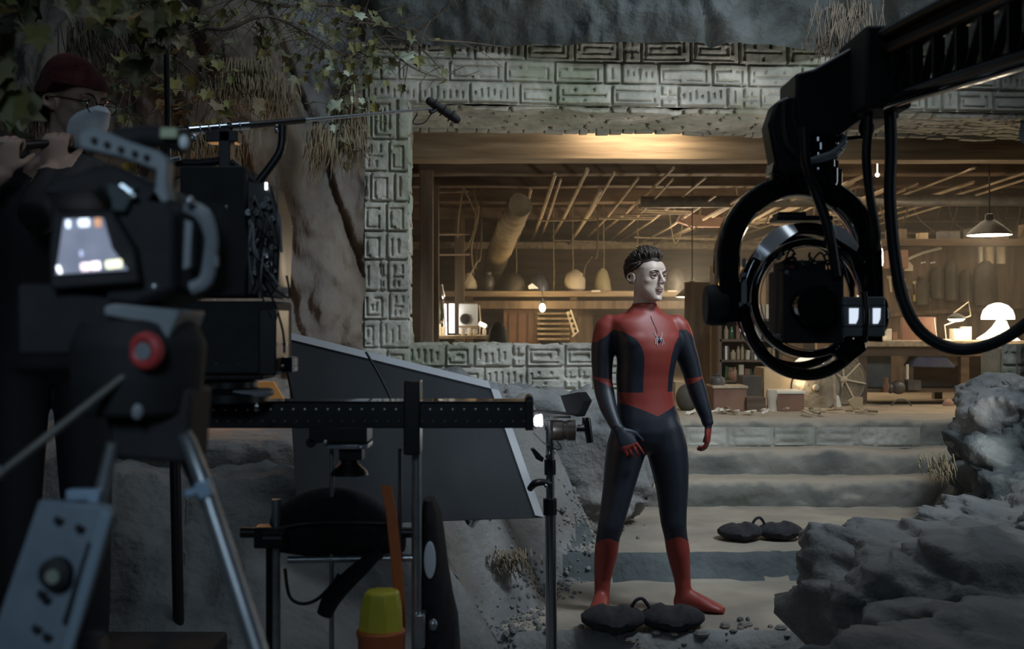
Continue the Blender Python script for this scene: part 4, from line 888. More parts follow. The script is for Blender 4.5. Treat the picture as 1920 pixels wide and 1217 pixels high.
b = MB(); b.tube([R_(540, 1060, -.04), R_(548, 1110, -.04), R_(570, 1125, -.04), R_(598, 1118, -.04), R_(625, 1092, -.04), R_(640, 1070, -.04)], .0045, 8, 6); tag(b.build('coiled_cable', M['rubber']), 'black cable drooping in a U between the posts under the slider', 'cable')
oc = MB()
rg = [[R_(x, y, dy-.05)+XA*(a*.014)+YA*(c*.005) for a, c in ((1, 1), (-1, 1), (-1, -1), (1, -1))] for x, y, dy in [(728, 905, 0), (738, 960, 0), (744, 1010, -.01), (749, 1060, -.01), (752, 1110, 0), (754, 1160, 0), (752, 1230, 0), (752, 1300, 0)]]
oc.loft(rg); tag(oc.build('orange_strap', M['orange'], bevel=.002), 'long orange strap hanging down beside the bright metal post', 'strap')
yb = thing('yellow_lantern', 'translucent yellow plastic light with an orange base under the slider', 'lantern', tuple(P(714, 1240, 2.8)))
def Y_(px, py, dy=0): q = P(px, py, 2.8); q.y += dy; return q
part('cap', yb, M['yellow'], lambda b: (b.loft([[Y_(714, 1184)+Vector((math.cos(t)*.056, math.sin(t)*.05, 0)) for t in [2*PI*k/8+.3 for k in range(8)]], [Y_(715, 1140)+Vector((math.cos(t)*.053, math.sin(t)*.047, 0)) for t in [2*PI*k/8+.3 for k in range(8)]], [Y_(716, 1110)+Vector((math.cos(t)*.044, math.sin(t)*.04, 0)) for t in [2*PI*k/8+.3 for k in range(8)]], [Y_(718, 1106)+Vector((math.cos(t)*.036, math.sin(t)*.03, 0)) for t in [2*PI*k/8+.3 for k in range(8)]]])), bevel=.004)
part('base', yb, mat('orange_plastic', (.55, .14, .05), rough=.4), lambda b: b.lathe([(.05, 0), (.056, .01), (.056, .06), (.06, .066), (.06, .076), (.05, .08)], Y_(714, 1240), (0, 0, 1), 28))
# black draped cloth to the right of the posts
dc = MB(); rings = []
for y, x0, x1, d in [(935, 795, 815, .05), (960, 788, 826, .08), (1000, 786, 832, .1), (1050, 786, 838, .12), (1110, 786, 850, .13), (1160, 786, 860, .14), (1217, 784, 862, .15), (1290, 780, 862, .15)]:
    rings.append([P((x0+x1)/2+math.cos(t)*(x1-x0)/2*(1+.08*math.sin(5*t+y*.02)), y, 3.15)+YA*(math.sin(t)*d) for t in [2*PI*k/28 for k in range(28)]])
dc.loft(rings); tag(dc.build('draped_cloth', M['cloth_black']), 'black cloth draped over gear just right of the bright metal post', 'cloth')
b = MB(); b.ell(P(806, 1050, 3.02), (.016, .008, .05)); tag(b.build('hanging_tag', M['white']), 'pale elongated tag hanging on the black draped cloth', 'tag')
b = MB(); b.ell(P(812, 1172, 3.0), (.012, .01, .016)); tag(b.build('metal_clip', M['alu']), 'small shiny clip low on the black draped cloth', 'clip')
# ---------- cinema camera riding the slider ----------
CY = 2.9
def C_(px, py, dy=0): q = P(px, py, CY); q.y += dy; return q
k_ = CY/FP
cc_ = thing('cinema_camera', 'tall black cinema camera rig with wires riding on the slider rail', 'camera', tuple(C_(440, 752)))
part('turntable', cc_, M['black'], lambda b: b.lathe([(.10, 0), (.10, .02), (.085, .026), (.07, .035), (.07, .05), (.055, .056), (.055, .07)], C_(430, 752), (0, 0, 1), 36))
part('turntable_disc', cc_, M['greyplastic'], lambda b: (b.lathe([(.075, 0), (.078, .004), (.078, .014), (.07, .018)], C_(455, 742), (0, 0, 1), 36), b.lathe([(.055, 0), (.056, .02), (.05, .03)], C_(425, 722), (0, 0, 1), 32)))
part('tilt_box', cc_, M['blackmatte'], lambda b: (b.box(C_(438, 632), (190*k_, .2, 132*k_)), b.box(C_(430, 700), (150*k_, .16, 20*k_))), bevel=.006)
part('tilt_box_side', cc_, M['black'], lambda b: b.box(C_(520, 640, -.04), (32*k_, .16, 120*k_)), bevel=.004)
for x in range(385, 530, 40): part('rivet', cc_, M['steel'], lambda b: b.ell(C_(x, 679, -.1), .0028, None, 8, 6))
part('camera_body', cc_, M['blackmatte'], lambda b: (b.box(C_(420, 440), (120*k_, .22, 236*k_)), b.prism([C_(352, 345, -.08), C_(376, 320, -.08), C_(472, 318, -.08), C_(486, 345, -.08)], (0, .16, 0))), bevel=.006)
part('camera_side', cc_, M['black'], lambda b: b.prism([C_(478, 345, -.09), C_(522, 355, -.09), C_(540, 420, -.09), C_(535, 540, -.09), C_(520, 560, -.09), C_(478, 555, -.09)], (0, .16, 0)), bevel=.004)
part('side_trim', cc_, M['alu'], lambda b: b.box(C_(446, 410, -.115), (.0045, .004, .045)))
part('side_trim', cc_, M['alu'], lambda b: b.cyl(C_(539, 410, -.10), C_(543, 478, -.10), .0035, n=8))
part('side_trim', cc_, M['alu'], lambda b: b.cyl(C_(534, 340, -.10), C_(537, 430, -.10), .002, n=8))
part('tally_light', cc_, mat('tally_glow', (1, 1, 1), emit=3, ecol=(.9, .95, 1)), lambda b: b.box(C_(515, 358, -.10), (.006, .004, .018)))
part('tally_light', cc_, mat('tally_glow2', (1, 1, 1), emit=2, ecol=(.95, .98, 1)), lambda b: b.box(C_(363, 735, -.12), (.005, .004, .022)))
rnd = random.Random(5)
for i in range(22):
    x, y = rnd.uniform(486, 532), rnd.uniform(375, 520)
    part('connector', cc_, M[['alu', 'iron', 'greyplastic', 'black'][i % 4]], lambda b: (b.cyl(C_(x, y, -.09), C_(x+rnd.uniform(-3, 3), y, -.115), rnd.uniform(.004, .009), n=12), b.torus(C_(x, y, -.116), .0055, .0014, (0, 1, 0), 14, 6)))
for i in range(14):
    x, y = rnd.uniform(488, 530), rnd.uniform(370, 480); x2, y2 = rnd.uniform(485, 540), y+rnd.uniform(50, 130)
    part('wire', cc_, M['rubber' if i % 3 else 'greyplastic'], lambda b: b.tube([C_(x, y, -.11), C_(x+rnd.uniform(-10, 22), (y+y2)/2, -.15), C_(x2, y2, -.11)], .0024, 6, 6))
part('top_post', cc_, M['black'], lambda b: (b.box(C_(425, 285), (22*k_, .05, 80*k_)), b.box(C_(420, 258), (60*k_, .05, 22*k_))), bevel=.003)
part('top_arm', cc_, M['black'], lambda b: (b.tube([C_(425, 300), C_(370, 306), C_(325, 304)], .011, 10, 2), b.tube([C_(430, 300), C_(460, 322), C_(482, 340)], .008, 10, 2), b.tube([C_(484, 342), C_(505, 315), C_(527, 280), C_(530, 235)], .011, 10, 3)))
part('arm_tip', cc_, M['steel'], lambda b: (b.ell(C_(521, 244, -.015), (.005, .005, .012)), b.cyl(C_(318, 305, -.03), C_(345, 300, -.03), .006, n=10)))
part('mount_knob', cc_, M['alu'], lambda b: (b.lathe([(.012, 0), (.012, .02), (.006, .024)], C_(345, 268, -.05), (0, -1, 0), 18), b.ell(C_(372, 265, -.05), .012, None, 14, 8), b.ell(C_(354, 378, -.06), .011, None, 14, 8)))
for pts in ([(488, 470), (505, 520), (530, 570), (545, 620), (548, 660)], [(500, 480), (520, 530), (556, 560), (552, 520)], [(360, 340), (345, 350), (350, 375), (362, 368)], [(345, 480), (352, 520), (372, 545), (402, 552)]):
    part('loose_wire', cc_, M['rubber'], lambda b: b.tube([C_(x, y, -.10) for x, y in pts], .0032, 6, 5))
part('side_monitor', cc_, M['blackgloss'], lambda b: b.box(C_(551, 682, -.06), (.034, .05, .038)), bevel=.003)
part('side_monitor_trim', cc_, M['alu'], lambda b: (b.box(C_(562, 682, -.09), (.003, .004, .034)), b.ell(C_(543, 684, -.09), .004, None, 10, 6), b.box(C_(545, 644, -.08), (.012, .01, .006))))
part('lever', cc_, M['steel'], lambda b: (b.ell(C_(500, 757, -.12), (.006, .006, .012)), b.cyl(C_(340, 668, -.11), C_(340, 698, -.11), .0035, n=10)))
# ---------- thin black light stand behind the camera ----------
b = thing('light_stand', 'thin dark vertical stand pole rising behind the masked person', 'light stand', tuple(P(350, 1330, 3.9)))
part('upper_tube', b, M['black'], lambda q: q.cyl(P(311, 84, 3.9), P(320, 560, 3.9), .0085, n=14))
part('highlight_tube', b, M['steel'], lambda q: q.cyl(P(316, 90, 3.88), P(326, 575, 3.88), .0026, n=10))  # added thin bright tube, stands in for the highlight along the pole
part('lower_tube', b, M['black'], lambda q: q.cyl(P(322, 560, 3.9), P(338, 1330, 3.9), .019, n=16))
part('collar', b, M['alu'], lambda q: q.cyl(P(351, 935, 3.86), P(349, 985, 3.86), .004, n=10))
part('collar', b, M['alu'], lambda q: q.cyl(P(347, 1035, 3.86), P(347, 1060, 3.86), .005, n=10))
# ---------- near camera on a tripod, out of focus ----------
NY = 1.42
def N_(px, py, dy=0): q = P(px, py, NY); q.y += dy; return q
n_ = NY/FP
nc = thing('camera_rig', 'blurred dark video camera with top handle and glowing monitor in the near left', 'camera', tuple(N_(230, 580)))
part('rig_body', nc, M['blackmatte'], lambda b: (b.prism([N_(90, 335), N_(205, 305), N_(300, 350), N_(330, 400), N_(330, 545), N_(250, 575), N_(95, 560)], (0, .2, 0))), bevel=.008)
part('monitor_hood', nc, M['blackmatte'], lambda b: (b.prism([N_(112, 392, -.02), N_(215, 392, -.02), N_(262, 470, -.02), N_(272, 532, -.02), N_(105, 545, -.02), N_(103, 470, -.02)], (0, .09, 0)), b.prism([N_(120, 370, -.07), N_(212, 368, -.07), N_(216, 398, -.02), N_(122, 400, -.02)], (0, .03, .01))), bevel=.004)
scm = bpy.data.materials.new('monitor_picture'); scm.use_nodes = True; nt = scm.node_tree; bs = nt.nodes['Principled BSDF']; bs.inputs['Base Color'].default_value = (.02, .02, .02, 1)
tcn = nt.nodes.new('ShaderNodeTexCoord'); nz = nt.nodes.new('ShaderNodeTexNoise'); nz.inputs['Scale'].default_value = 26; rp = nt.nodes.new('ShaderNodeValToRGB'); rp.color_ramp.elements[0].color = (.09, .11, .17, 1); rp.color_ramp.elements[1].color = (.22, .26, .36, 1)
nt.links.new(tcn.outputs['Object'], nz.inputs[0]); nt.links.new(nz.outputs[0], rp.inputs[0]); nt.links.new(rp.outputs[0], bs.inputs['Emission Color']); bs.inputs['Emission Strength'].default_value = 1.15
so = part('monitor_screen', nc, scm, lambda b: b.prism([N_(135, 414, -.026), N_(206, 412, -.026), N_(222, 468, -.026), N_(252, 508, -.026), N_(120, 516, -.026)], (0, .004, 0)))
def blob(col, e, pts, r=.0052):
    m = mat('screen_highlight', col, emit=e, ecol=col); part('screen_readout', so, m, lambda b: b.tube([N_(x, y, -.029) for x, y in pts], r, 10))
blob((.75, .88, 1), 1.8, [(143, 424), (147, 424)]); blob((.75, .88, 1), 1.8, [(166, 422), (182, 421)]); blob((.75, .38, .22), .9, [(196, 421), (204, 421)], .0058)
blob((.6, .7, 1), .8, [(168, 478), (170, 478)], .004); blob((.9, .95, 1), 2.6, [(127, 508), (130, 507)]); blob((.95, .78, .85), 1.7, [(170, 503), (182, 502)]); blob((.95, .85, .95), 2.2, [(188, 501), (202, 500)]); blob((.86, .9, .6), 1.8, [(216, 499), (242, 496)])
def handle(b):
    pr = [(148, 246), (175, 236), (235, 262), (300, 284), (314, 300), (312, 350), (320, 376), (296, 384), (268, 378), (290, 352), (292, 318), (230, 296), (160, 280), (146, 276)]
    b.prism([N_(x, y) for x, y in pr], (0, .03, 0))
part('top_handle', nc, M['greyplastic'], handle, bevel=.003)
for x, y in ((178, 264), (202, 272), (228, 281), (254, 289), (276, 296)): part('handle_hole', nc, M['blackmatte'], lambda b: b.cyl(N_(x, y, -.004), N_(x, y, .0), .0042, n=12))
part('microphone_holder', nc, M['blackmatte'], lambda b: (b.tube([N_(210, 258, .02), N_(270, 250, .02), N_(345, 262, .02)], .014, 12, 3)))
part('accent_light', nc, mat('green_tape', (.45, .5, .3), rough=.6), lambda b: b.box(N_(318, 250, -.0), (.02, .01, .012)))
part('accent_tip', nc, mat('pale_tip', (.8, .85, .85), rough=.5), lambda b: b.ell(N_(347, 268, -.005), (.006, .006, .009)))
part('lens_barrel', nc, M['blackmatte'], lambda b: b.cyl(N_(290, 455, .1), N_(372, 462, .05), .062, n=28))
part('matte_box', nc, M['greyplastic'], lambda b: (b.tube([N_(340, 385, .02), N_(372, 400, .02), N_(388, 440, .02), N_(386, 480, .02), N_(378, 525, .02), N_(350, 540, .02)], [.009, .011, .009, .009, .010, .009], 8, 3), b.box(N_(392, 488, .02), (.012, .01, .014)), b.prism([N_(347, 412, .0), N_(360, 416, .0), N_(356, 500, .0), N_(343, 505, .0)], (0, .02, 0))))
part('glint_knob', nc, M['alu'], lambda b: b.ell(N_(355, 377, 0), .006, None, 10, 8))
part('glint_knob', nc, M['alu'], lambda b: b.ell(N_(290, 538, 0), .006, None, 12, 8))
part('latch', nc, M['alu'], lambda b: (b.tube([N_(232, 350, -.01), N_(243, 358, -.01), N_(252, 365, -.01)], .005, 8), b.ell(N_(255, 369, -.012), (.006, .003, .004))))
part('rig_cover', nc, mat('green_grey_cover', (.05, .07, .07), rough=.7), lambda b: b.prism([N_(205, 345, -.012), N_(262, 352, -.012), N_(240, 400, -.012), N_(212, 398, -.012)], (0, .02, 0)), bevel=.003)
part('battery', nc, M['blackmatte'], lambda b: b.box(N_(120, 600, .05), (.12, .1, .09)), bevel=.006)
tp = thing('tripod', 'blurred silver and black tripod carrying the near camera', 'tripod', tuple(N_(270, 1500)))
part('head_plate', tp, M['greyplastic'], lambda b: (b.prism([N_(205, 575, -.02), N_(225, 570, -.02), N_(345, 582, -.02), N_(340, 600, -.02), N_(322, 640, -.02), N_(305, 610, -.02), N_(205, 592, -.02)], (0, .12, 0))), bevel=.003)
part('fluid_head', tp, M['blackmatte'], lambda b: (b.lathe([(.075, 0), (.08, .03), (.085, .09), (.07, .12)], N_(240, 780, .04), (0, 0, 1), 28), b.box(N_(235, 660, .04), (.10, .1, .09)), b.prism([N_(185, 730), N_(360, 730), N_(350, 870), N_(210, 860)], (0, .1, 0))), bevel=.006)
kn = part('tilt_knob', tp, M['red'], lambda b: b.torus(N_(294, 657, -.04), .0165, .0075, (.35, 1, .02), 32, 12, rz=.009)); part('knob_center', kn, M['greyplastic'], lambda b: b.lathe([(.0105, 0), (.012, .008), (.0105, .012)], N_(295, 657, -.035), (-.3, -1, 0), 22))
part('knob_housing', kn, M['black'], lambda b: b.cyl(N_(290, 657, .03), N_(294, 657, -.03), .022, n=24))
part('lock_knob', tp, M['greyplastic'], lambda b: (b.ell(N_(217, 657, -.03), .006, None, 12, 8), b.ell(N_(214, 646, -.03), (.004, .004, .012))))
part('lock_knob', tp, M['greyplastic'], lambda b: b.ell(N_(272, 766, -.03), (.008, .006, .012)))
part('pan_handle', tp, M['iron'], lambda b: b.tube([N_(265, 690, -.03), N_(160, 790, -.08), N_(60, 885, -.13)], .0055, 10, 2))
part('handle_grip', tp, mat('blue_grey_grip', (.16, .22, .3), rough=.5), lambda b: b.ell(N_(62, 868, -.1), .0095, None, 14, 10))
part('leg', tp, M['alu'], lambda b: b.tube([N_(345, 812), N_(376, 890), N_(520, 1260, -.05)], [.0085, .0105, .0125], 16, 2))
part('leg', tp, M['alu'], lambda b: b.tube([N_(212, 830), N_(190, 925), N_(150, 1100)], [.008, .0095, .0095], 14))
part('leg', tp, M['black'], lambda b: b.tube([N_(285, 830, .1), N_(290, 1000, .25), N_(300, 1200, .4)], .012, 14))
part('leg_clamp', tp, mat('blue_grey_clamp', (.25, .34, .44), rough=.45), lambda b: (b.box(N_(388, 915, -.01), (.018, .02, .022), Ry(-.3)), b.box(N_(365, 921, -.005), (.022, .012, .010), Ry(-.3))), bevel=.003)
part('leg_clamp', tp, mat('blue_grey_clamp2', (.25, .34, .44), rough=.45), lambda b: (b.box(N_(165, 925, -.01), (.042, .02, .014)), b.box(N_(185, 937, -.012), (.014, .02, .016))), bevel=.003)
pn = thing('mounting_plate', 'blurred grey slotted metal plate leaning in the lower left corner', 'plate', tuple(P(90, 1240, 1.3)))
def Q_(px, py, dy=0): q = P(px, py, 1.3); q.y += dy; return q
part('plate', pn, mat('blue_grey_paint', (.13, .165, .2), (.18, .22, .26), rough=.6, scale=14), lambda b: b.prism([Q_(72, 938), Q_(205, 950), Q_(212, 965), Q_(120, 1260), Q_(-30, 1260), Q_(-5, 1160)], (0, .018, .0)), bevel=.003)
part('plate_rim', pn, mat('blue_grey_rim', (.2, .26, .31), rough=.5), lambda b: b.prism([Q_(190, 955, -.006), Q_(212, 965, -.006), Q_(128, 1255, -.006), Q_(108, 1250, -.006)], (0, .01, 0)), bevel=.002)
part('slot', pn, M['blackmatte'], lambda b: b.tube([Q_(172, 1018, -.002), Q_(124, 1168, -.002)], .0042, 10))
part('knob', pn, M['blackmatte'], lambda b: (b.lathe([(.018, 0), (.018, .014), (.012, .018)], Q_(110, 1072, 0), (0, -1, 0), 22)))
part('knob_cap', pn, mat('olive_cap', (.22, .25, .2), rough=.5), lambda b: b.cyl(Q_(112, 1074, -.018), Q_(112, 1074, -.022), .008, n=16))
for x, y in ((113, 972), (153, 987), (82, 1110), (90, 1120), (72, 1175), (92, 1190)): part('hole', pn, M['blackmatte'], lambda b: b.cyl(Q_(x, y, -.002), Q_(x-3, y+6, .0), .006, n=12))
# ---------- sandbags, clamp ----------
def sandbag(px, py, Y, z, yaw, sc_, label):
    base = P(px, py, Y); base.z = z; t = thing('sandbag', label, 'sandbag', tuple(base), 'black saddle sandbags on the path')
    for s in (-1, 1):
        rings = []
        for i in range(15):
            u_ = i/14; x = (u_-.5)*.27*sc_; e = max(.12, math.sin(PI*min(max(u_*.94+.03, 0), 1))**.5)
            rings.append([base+Rz(yaw) @ Vector((s*.125*sc_+x*1.0, math.cos(a)*.115*e*sc_, max(.004, (.05+.055*e*math.sin(a)-(.012 if abs(u_-.5) < .1 else 0))*sc_)+.008*math.sin(PI*u_)*noise.noise(Vector((x*9, a, px))))) for a in [2*PI*k/16 for k in range(16)]])
        b = MB(); b.loft(rings); b.build('bag_half', M['cloth_black'], t)
    b = MB(); b.tube([base+Rz(yaw) @ Vector(q)*sc_ for q in ((-.05, 0, .09), (-.03, -.01, .125), (.0, -.01, .13), (.03, 0, .09))], .008, 8, 5); b.build('handle', M['cloth_black'], t)
sandbag(1205, 1190, 5.08, .0, .05, 1.05, 'black sandbag lying right in front of the standing actor feet')
sandbag(1425, 1035, 6.42, .15, .12, .92, 'black sandbag on the raised step behind the right rocks')
gc = thing('pipe_clamp', 'small shiny metal clamp lying on the rock slope below the grey flag', 'clamp', tuple(P(900, 985, 4.9)))
def K_(px, py, dy=0): q = P(px, py, 4.9); q.y += dy; return q
part('jaw', gc, M['steel'], lambda b: b.tube([K_(883, 988), K_(890, 975), K_(905, 966), K_(910, 966)], [.012, .015, .016, .012], 10, 3))
part('lever', gc, M['steel'], lambda b: b.tube([K_(896, 950), K_(910, 948), K_(925, 952), K_(948, 965)], [.006, .006, .005, .004], 8, 3))
part('hook', gc, M['steel'], lambda b: b.tube([K_(868, 972), K_(872, 963), K_(880, 960), K_(888, 966)], .004, 8, 3))
part('rope', gc, M['rubber'], lambda b: b.tube([K_(880, 985, .02), K_(866, 965, .03), K_(852, 960, .05), K_(825, 905, .0), K_(796, 870, -.3)], .009, 8, 4))
# ================= WORKSHOP CONTENTS =================
FZ = .68
ORD = ['first', 'second', 'third', 'fourth', 'fifth', 'sixth', 'seventh', 'eighth', 'ninth', 'tenth', 'eleventh', 'twelfth', 'thirteenth', 'fourteenth', 'fifteenth', 'sixteenth', 'seventeenth', 'eighteenth', 'nineteenth', 'twentieth', 'twenty-first', 'twenty-second', 'twenty-third', 'twenty-fourth', 'twenty-fifth', 'twenty-sixth']
def tg(b, name, m, label, cat, group=None, **k): return tag(b.build(name, m, **k), label, cat, group)
def px2(Y): return Y/FP
def post(px, Y, z0, z1, wd, m, label, name='wooden_post'):
    q = P(px, 608.5, Y); b = MB(); b.box((q.x, Y, (z0+z1)/2), (wd, wd, z1-z0)); return tg(b, name, m, label, 'post', bevel=.006)
# rough ledge carrying pots along the back
LY = 14.0
b = MB(); b.box((P(1100, 0, LY).x, LY, 1.735), (3.9, .34, .07)); lg = tg(b, 'plank_ledge', M['wood_beam'], 'long wooden ledge of pots and baskets behind the actor', 'shelf', bevel=.008)
b = MB(); b.box((P(1100, 0, LY).x, LY-.12, 1.60), (3.9, .05, .10)); tg(b, 'ledge_rail', M['wood_y'], 'brown rail running beneath the pot ledge', 'rail', bevel=.006)
for px, l in ((880, 'beside the striped white door panel'), (1075, 'right of the lit stairs'), (1330, 'at the right end of the pot ledge')):
    post(px, LY, FZ, 1.70, .09, M['wood_dark'], 'dark post holding up the pot ledge '+l)
def I(px, py, Y): return P(px, py, Y)
# --- row on and above the ledge ---
def pot(px, py, w_, h_, prof, m, name, label, cat, Y=LY, tilt=None, **k):
    s = px2(Y); c = I(px, py, Y); b = MB(); b.lathe([(r*w_/2*s, z*h_*s) for r, z in prof], c, tilt or (0, 0, 1), 24); return tg(b, name, m, label, cat, **k)
BOWL = [(.35, 0), (.5, .05), (.85, .4), (1, .95), (.97, 1), (.9, .9), (.7, .4), (.1, .15)]
JUG = [(.55, 0), (.8, .1), (1, .45), (.85, .75), (.5, .88), (.55, 1), (.4, 1)]
DOME = [(1, 0), (.98, .2), (.85, .55), (.55, .85), (.1, 1)]
SACK = [(.6, 0), (.95, .12), (1, .5), (.8, .8), (.35, .95), (.2, 1)]
ZP = 547
pot(878, 542, 34, 30, [(.9, 0), (1, .15), (.85, .5), (.45, .9), (.3, 1)], M['bone'], 'stone_jug', 'cream stone jug standing left on the plank ledge', 'jug')
pot(962, ZP, 50, 36, DOME, M['jacket'], 'wicker_basket', 'wide dark woven basket turned upside down on the ledge', 'basket')
pot(1010, ZP, 40, 34, DOME, mat('blue_metal', (.12, .14, .2), (.2, .22, .28), rough=.3, metal=.6), 'metal_bowl', 'bluish metal bowl with a bright glint on the ledge', 'bowl')
pot(1078, ZP, 40, 42, SACK, M['bone'], 'cloth_sack', 'tan bulging sack hanging by a cord over the ledge', 'sack')
pot(1130, ZP, 34, 44, [(1, 0), (.95, .1), (.8, .5), (.55, .85), (.2, 1)], mat('olive_enamel', (.3, .26, .15), (.36, .31, .19), rough=.6), 'bell_cover', 'olive bell-shaped cover on the ledge behind the actor shoulder', 'cover')
pot(1268, ZP, 34, 42, [(1, 0), (1, .45), (.85, .8), (.4, 1)], M['iron'], 'rounded_case', 'rounded dark case on the ledge right of the actor face', 'case')
pot(915, ZP, 26, 36, JUG, M['iron'], 'iron_kettle', 'small dark kettle on the ledge between jug and basket', 'kettle')
pot(1300, ZP, 22, 26, JUG, M['iron'], 'iron_pot', 'small dark pot at the right end of the ledge', 'pot')
for x0, l in ((1117, 'pale folded cloth in front of the olive bell cover'), (1260, 'pale folded cloth by the rounded dark case')):
    b = MB(); b.box(I(x0, 546, 13.85), (.11, .06, .02)); tg(b, 'folded_cloth', M['paper'], l, 'cloth')
b = MB(); b.prism([I(990, 536, 13.8), I(998, 531, 13.8), I(1010, 541, 13.8), I(992, 542, 13.8)], (0, .02, 0)); tg(b, 'white_card', M['white'], 'small white card catching light before the metal bowl', 'card')
for px, y0, y1, l in ((968, 470, 512, 'cord above the upturned basket'), (1038, 470, 548, 'long cord hanging right of the metal bowl'), (1074, 470, 508, 'cord holding the tan sack'), (1132, 455, 503, 'cord above the olive bell cover'), (1195, 420, 470, 'short cord hanging near the actor hair'), (893, 420, 505, 'cord hanging left of the log')):
    b = MB(); b.tube([Vector((I(px, 0, 13.9).x, 13.9, 2.94)), I(px, y0, 13.9), I(px+1, (y0+y1)/2, 13.9), I(px, y1, 13.9)], .006, 6, 2); tg(b, 'dangling_string', M['straw'], 'thin '+l, 'cord', 'cords hanging over the ledge')
# --- bulb, louvre stairs, frame, door panel below the ledge ---
t = thing('bare_bulb', 'bare glowing bulb hanging over the little lit stairs', 'light bulb', tuple(I(1017, 590, 13.6)))
part('bulb_glass', t, mat('bulb_glow', (1, .9, .7), emit=60, ecol=(1, .78, .42)), lambda b: b.ell(I(1017, 577, 13.6), (.035, .035, .05), None, 14, 10)); part('bulb_socket', t, M['black'], lambda b: b.cyl(I(1017, 569, 13.6), I(1017, 560, 13.6), .02, n=12)); part('bulb_cord', t, M['black'], lambda b: b.cyl(I(1017, 562, 13.6), I(1017, 362, 13.6), .004, n=6))
light('bulb_by_stairs', 'POINT', I(1017, 580, 13.45), 7, WARM, size=.05)
for k in range(6):
    y = 588+k*9.5; b = MB(); b.box(I(1037, y, 14.3+.0*k), (.40, .24, .025)); tg(b, 'stair_tread', M['wood_lath'], ['topmost', 'second', 'third', 'fourth', 'fifth', 'lowest visible'][k]+' tread of the small lit stairs under the bulb', 'stair tread', 'treads of the small stairs')
b = MB(); b.box((I(1037, 0, 14.6).x, 14.6, (FZ+1.5)/2), (.46, .04, 1.5-FZ)); tg(b, 'stair_backboard', M['wood_dark'], 'dark board behind the small lit stairs', 'board')
t = thing('perforated_frame', 'pale metal frame with holes leaning right of the lit stairs', 'frame', tuple(I(1078, 632, 14.0)))
part('frame_face', t, M['bone'], lambda b: b.prism([I(1062, 585, 13.9), I(1072, 582, 13.9), I(1085, 622, 13.9), I(1075, 630, 13.9)], (0, .03, 0)))
part('frame_rim', t, M['paper'], lambda b: b.tube([I(1070, 581, 13.88), I(1084, 622, 13.88), I(1073, 631, 13.88)], .010, 6))
for k in range(4): part('hole', t, M['black'], lambda b: b.ell(I(1069+k*3.4, 592+k*9.5, 13.89), (.014, .01, .02), None, 10, 6))
t = thing('leaning_door', 'reddish brown wooden panel door left of the lit stairs', 'door', (I(978, 0, 14.35).x, 14.35, FZ))
part('door_board', t, M['redwood'], lambda b: b.box((I(978, 0, 14.35).x, 14.35, (FZ+1.55)/2), (.46, .06, 1.55-FZ)), bevel=.006)
for x in (955, 972, 990, 1003): part('batten', t, M['wood_y'], lambda b: b.box((I(x, 0, 14.3).x, 14.31, (FZ+1.5)/2), (.02, .02, 1.5-FZ)))
b = MB(); b.box((I(1095, 0, 14.5).x, 14.5, (FZ+1.62)/2), (.22, .05, 1.62-FZ)); tg(b, 'brown_board', M['wood_y'], 'brown upright board just left of the actor shoulder', 'board')
b = MB(); b.lathe([(.09, FZ-1.133), (.10, 0), (.10, .08), (.085, .17), (.05, .23), (.01, .25)], I(934, 652, 11.0), (0, 0, 1), 24); tg(b, 'chair_back', M['blackmatte'], 'dark rounded chair back above the low carved wall', 'chair')
# --- lit desk at the left behind the low wall ---
DY = 12.0
t = thing('writing_desk', 'brightly lit wooden desk seen over the low carved wall', 'desk', tuple(I(855, 700, DY)))
t.location.z = FZ; t['_b'] = tuple(t.location)
zt = I(0, 632, DY).z
part('desk_top', t, M['wood_lath'], lambda b: b.box((I(860, 0, DY).x, DY+.1, zt), (.72, .7, .035)), bevel=.004)
for px in (800, 915):
    for dy in (-.2, .38): part('leg', t, M['wood_lath'], lambda b: b.box((I(px, 0, DY).x, DY+dy, (zt+FZ)/2), (.05, .05, zt-FZ-.02)))
part('desk_shelf', t, M['wood_beam'], lambda b: b.box((I(887, 0, DY).x, DY+.1, zt+.11), (.30, .25, .02)))
for k, (x0, h, wd) in enumerate(((808, 14, 7), (815, 18, 6), (821, 21, 5), (828, 16, 6), (805, 7, 10))):
    b = MB(); c = I(x0, 631, DY); c.z = zt+.018+h*px2(DY)/2; b.box(c, (wd*px2(DY), .12, h*px2(DY)), Rz(.2*k)); tg(b, 'paper_bundle', M['paper'], ['short', 'middle', 'tallest', 'slanted', 'lowest flat'][k]+' paper bundle on the left of the lit desk', 'paper', 'paper bundles on the lit desk')
tube_m = mat('tube_glow', (1, 1, .95), emit=7, ecol=(1, .96, .86))
b = MB(); b.box(I(847, 597, 12.1), (.055, .03, .31)); tg(b, 'strip_light', tube_m, 'bright white upright light strip above the lit desk', 'light')
b = MB(); b.cyl(I(835, 628, 12.05), I(834, 570, 12.05), .016, n=10); tg(b, 'light_tube', tube_m, 'thin bright upright tube left of the white light strip', 'light')
b = MB(); b.lathe([(.02, 0), (.03, .04), (.02, .1), (.022, .15)], I(831, 560, 12.0), (-.15, 0, 1), 14); tg(b, 'chrome_finial', M['steel'], 'shiny curved metal knob high above the lit desk', 'knob')
b = MB(); b.cyl(I(835, 632, 12.0), I(831, 560, 12.0), .008, n=8); tg(b, 'finial_rod', M['iron'], 'thin rod under the shiny metal knob', 'rod')
pb = thing('white_machine', 'white panel-fronted machine with a round hole on the lit desk', 'machine', tuple(I(877, 629, 12.2)))
part('front', pb, mat('bluish_white', (.55, .6, .66), (.7, .74, .78), rough=.5, scale=6), lambda b: b.box(I(878, 598, 12.25), (.20, .12, .33)), bevel=.01)
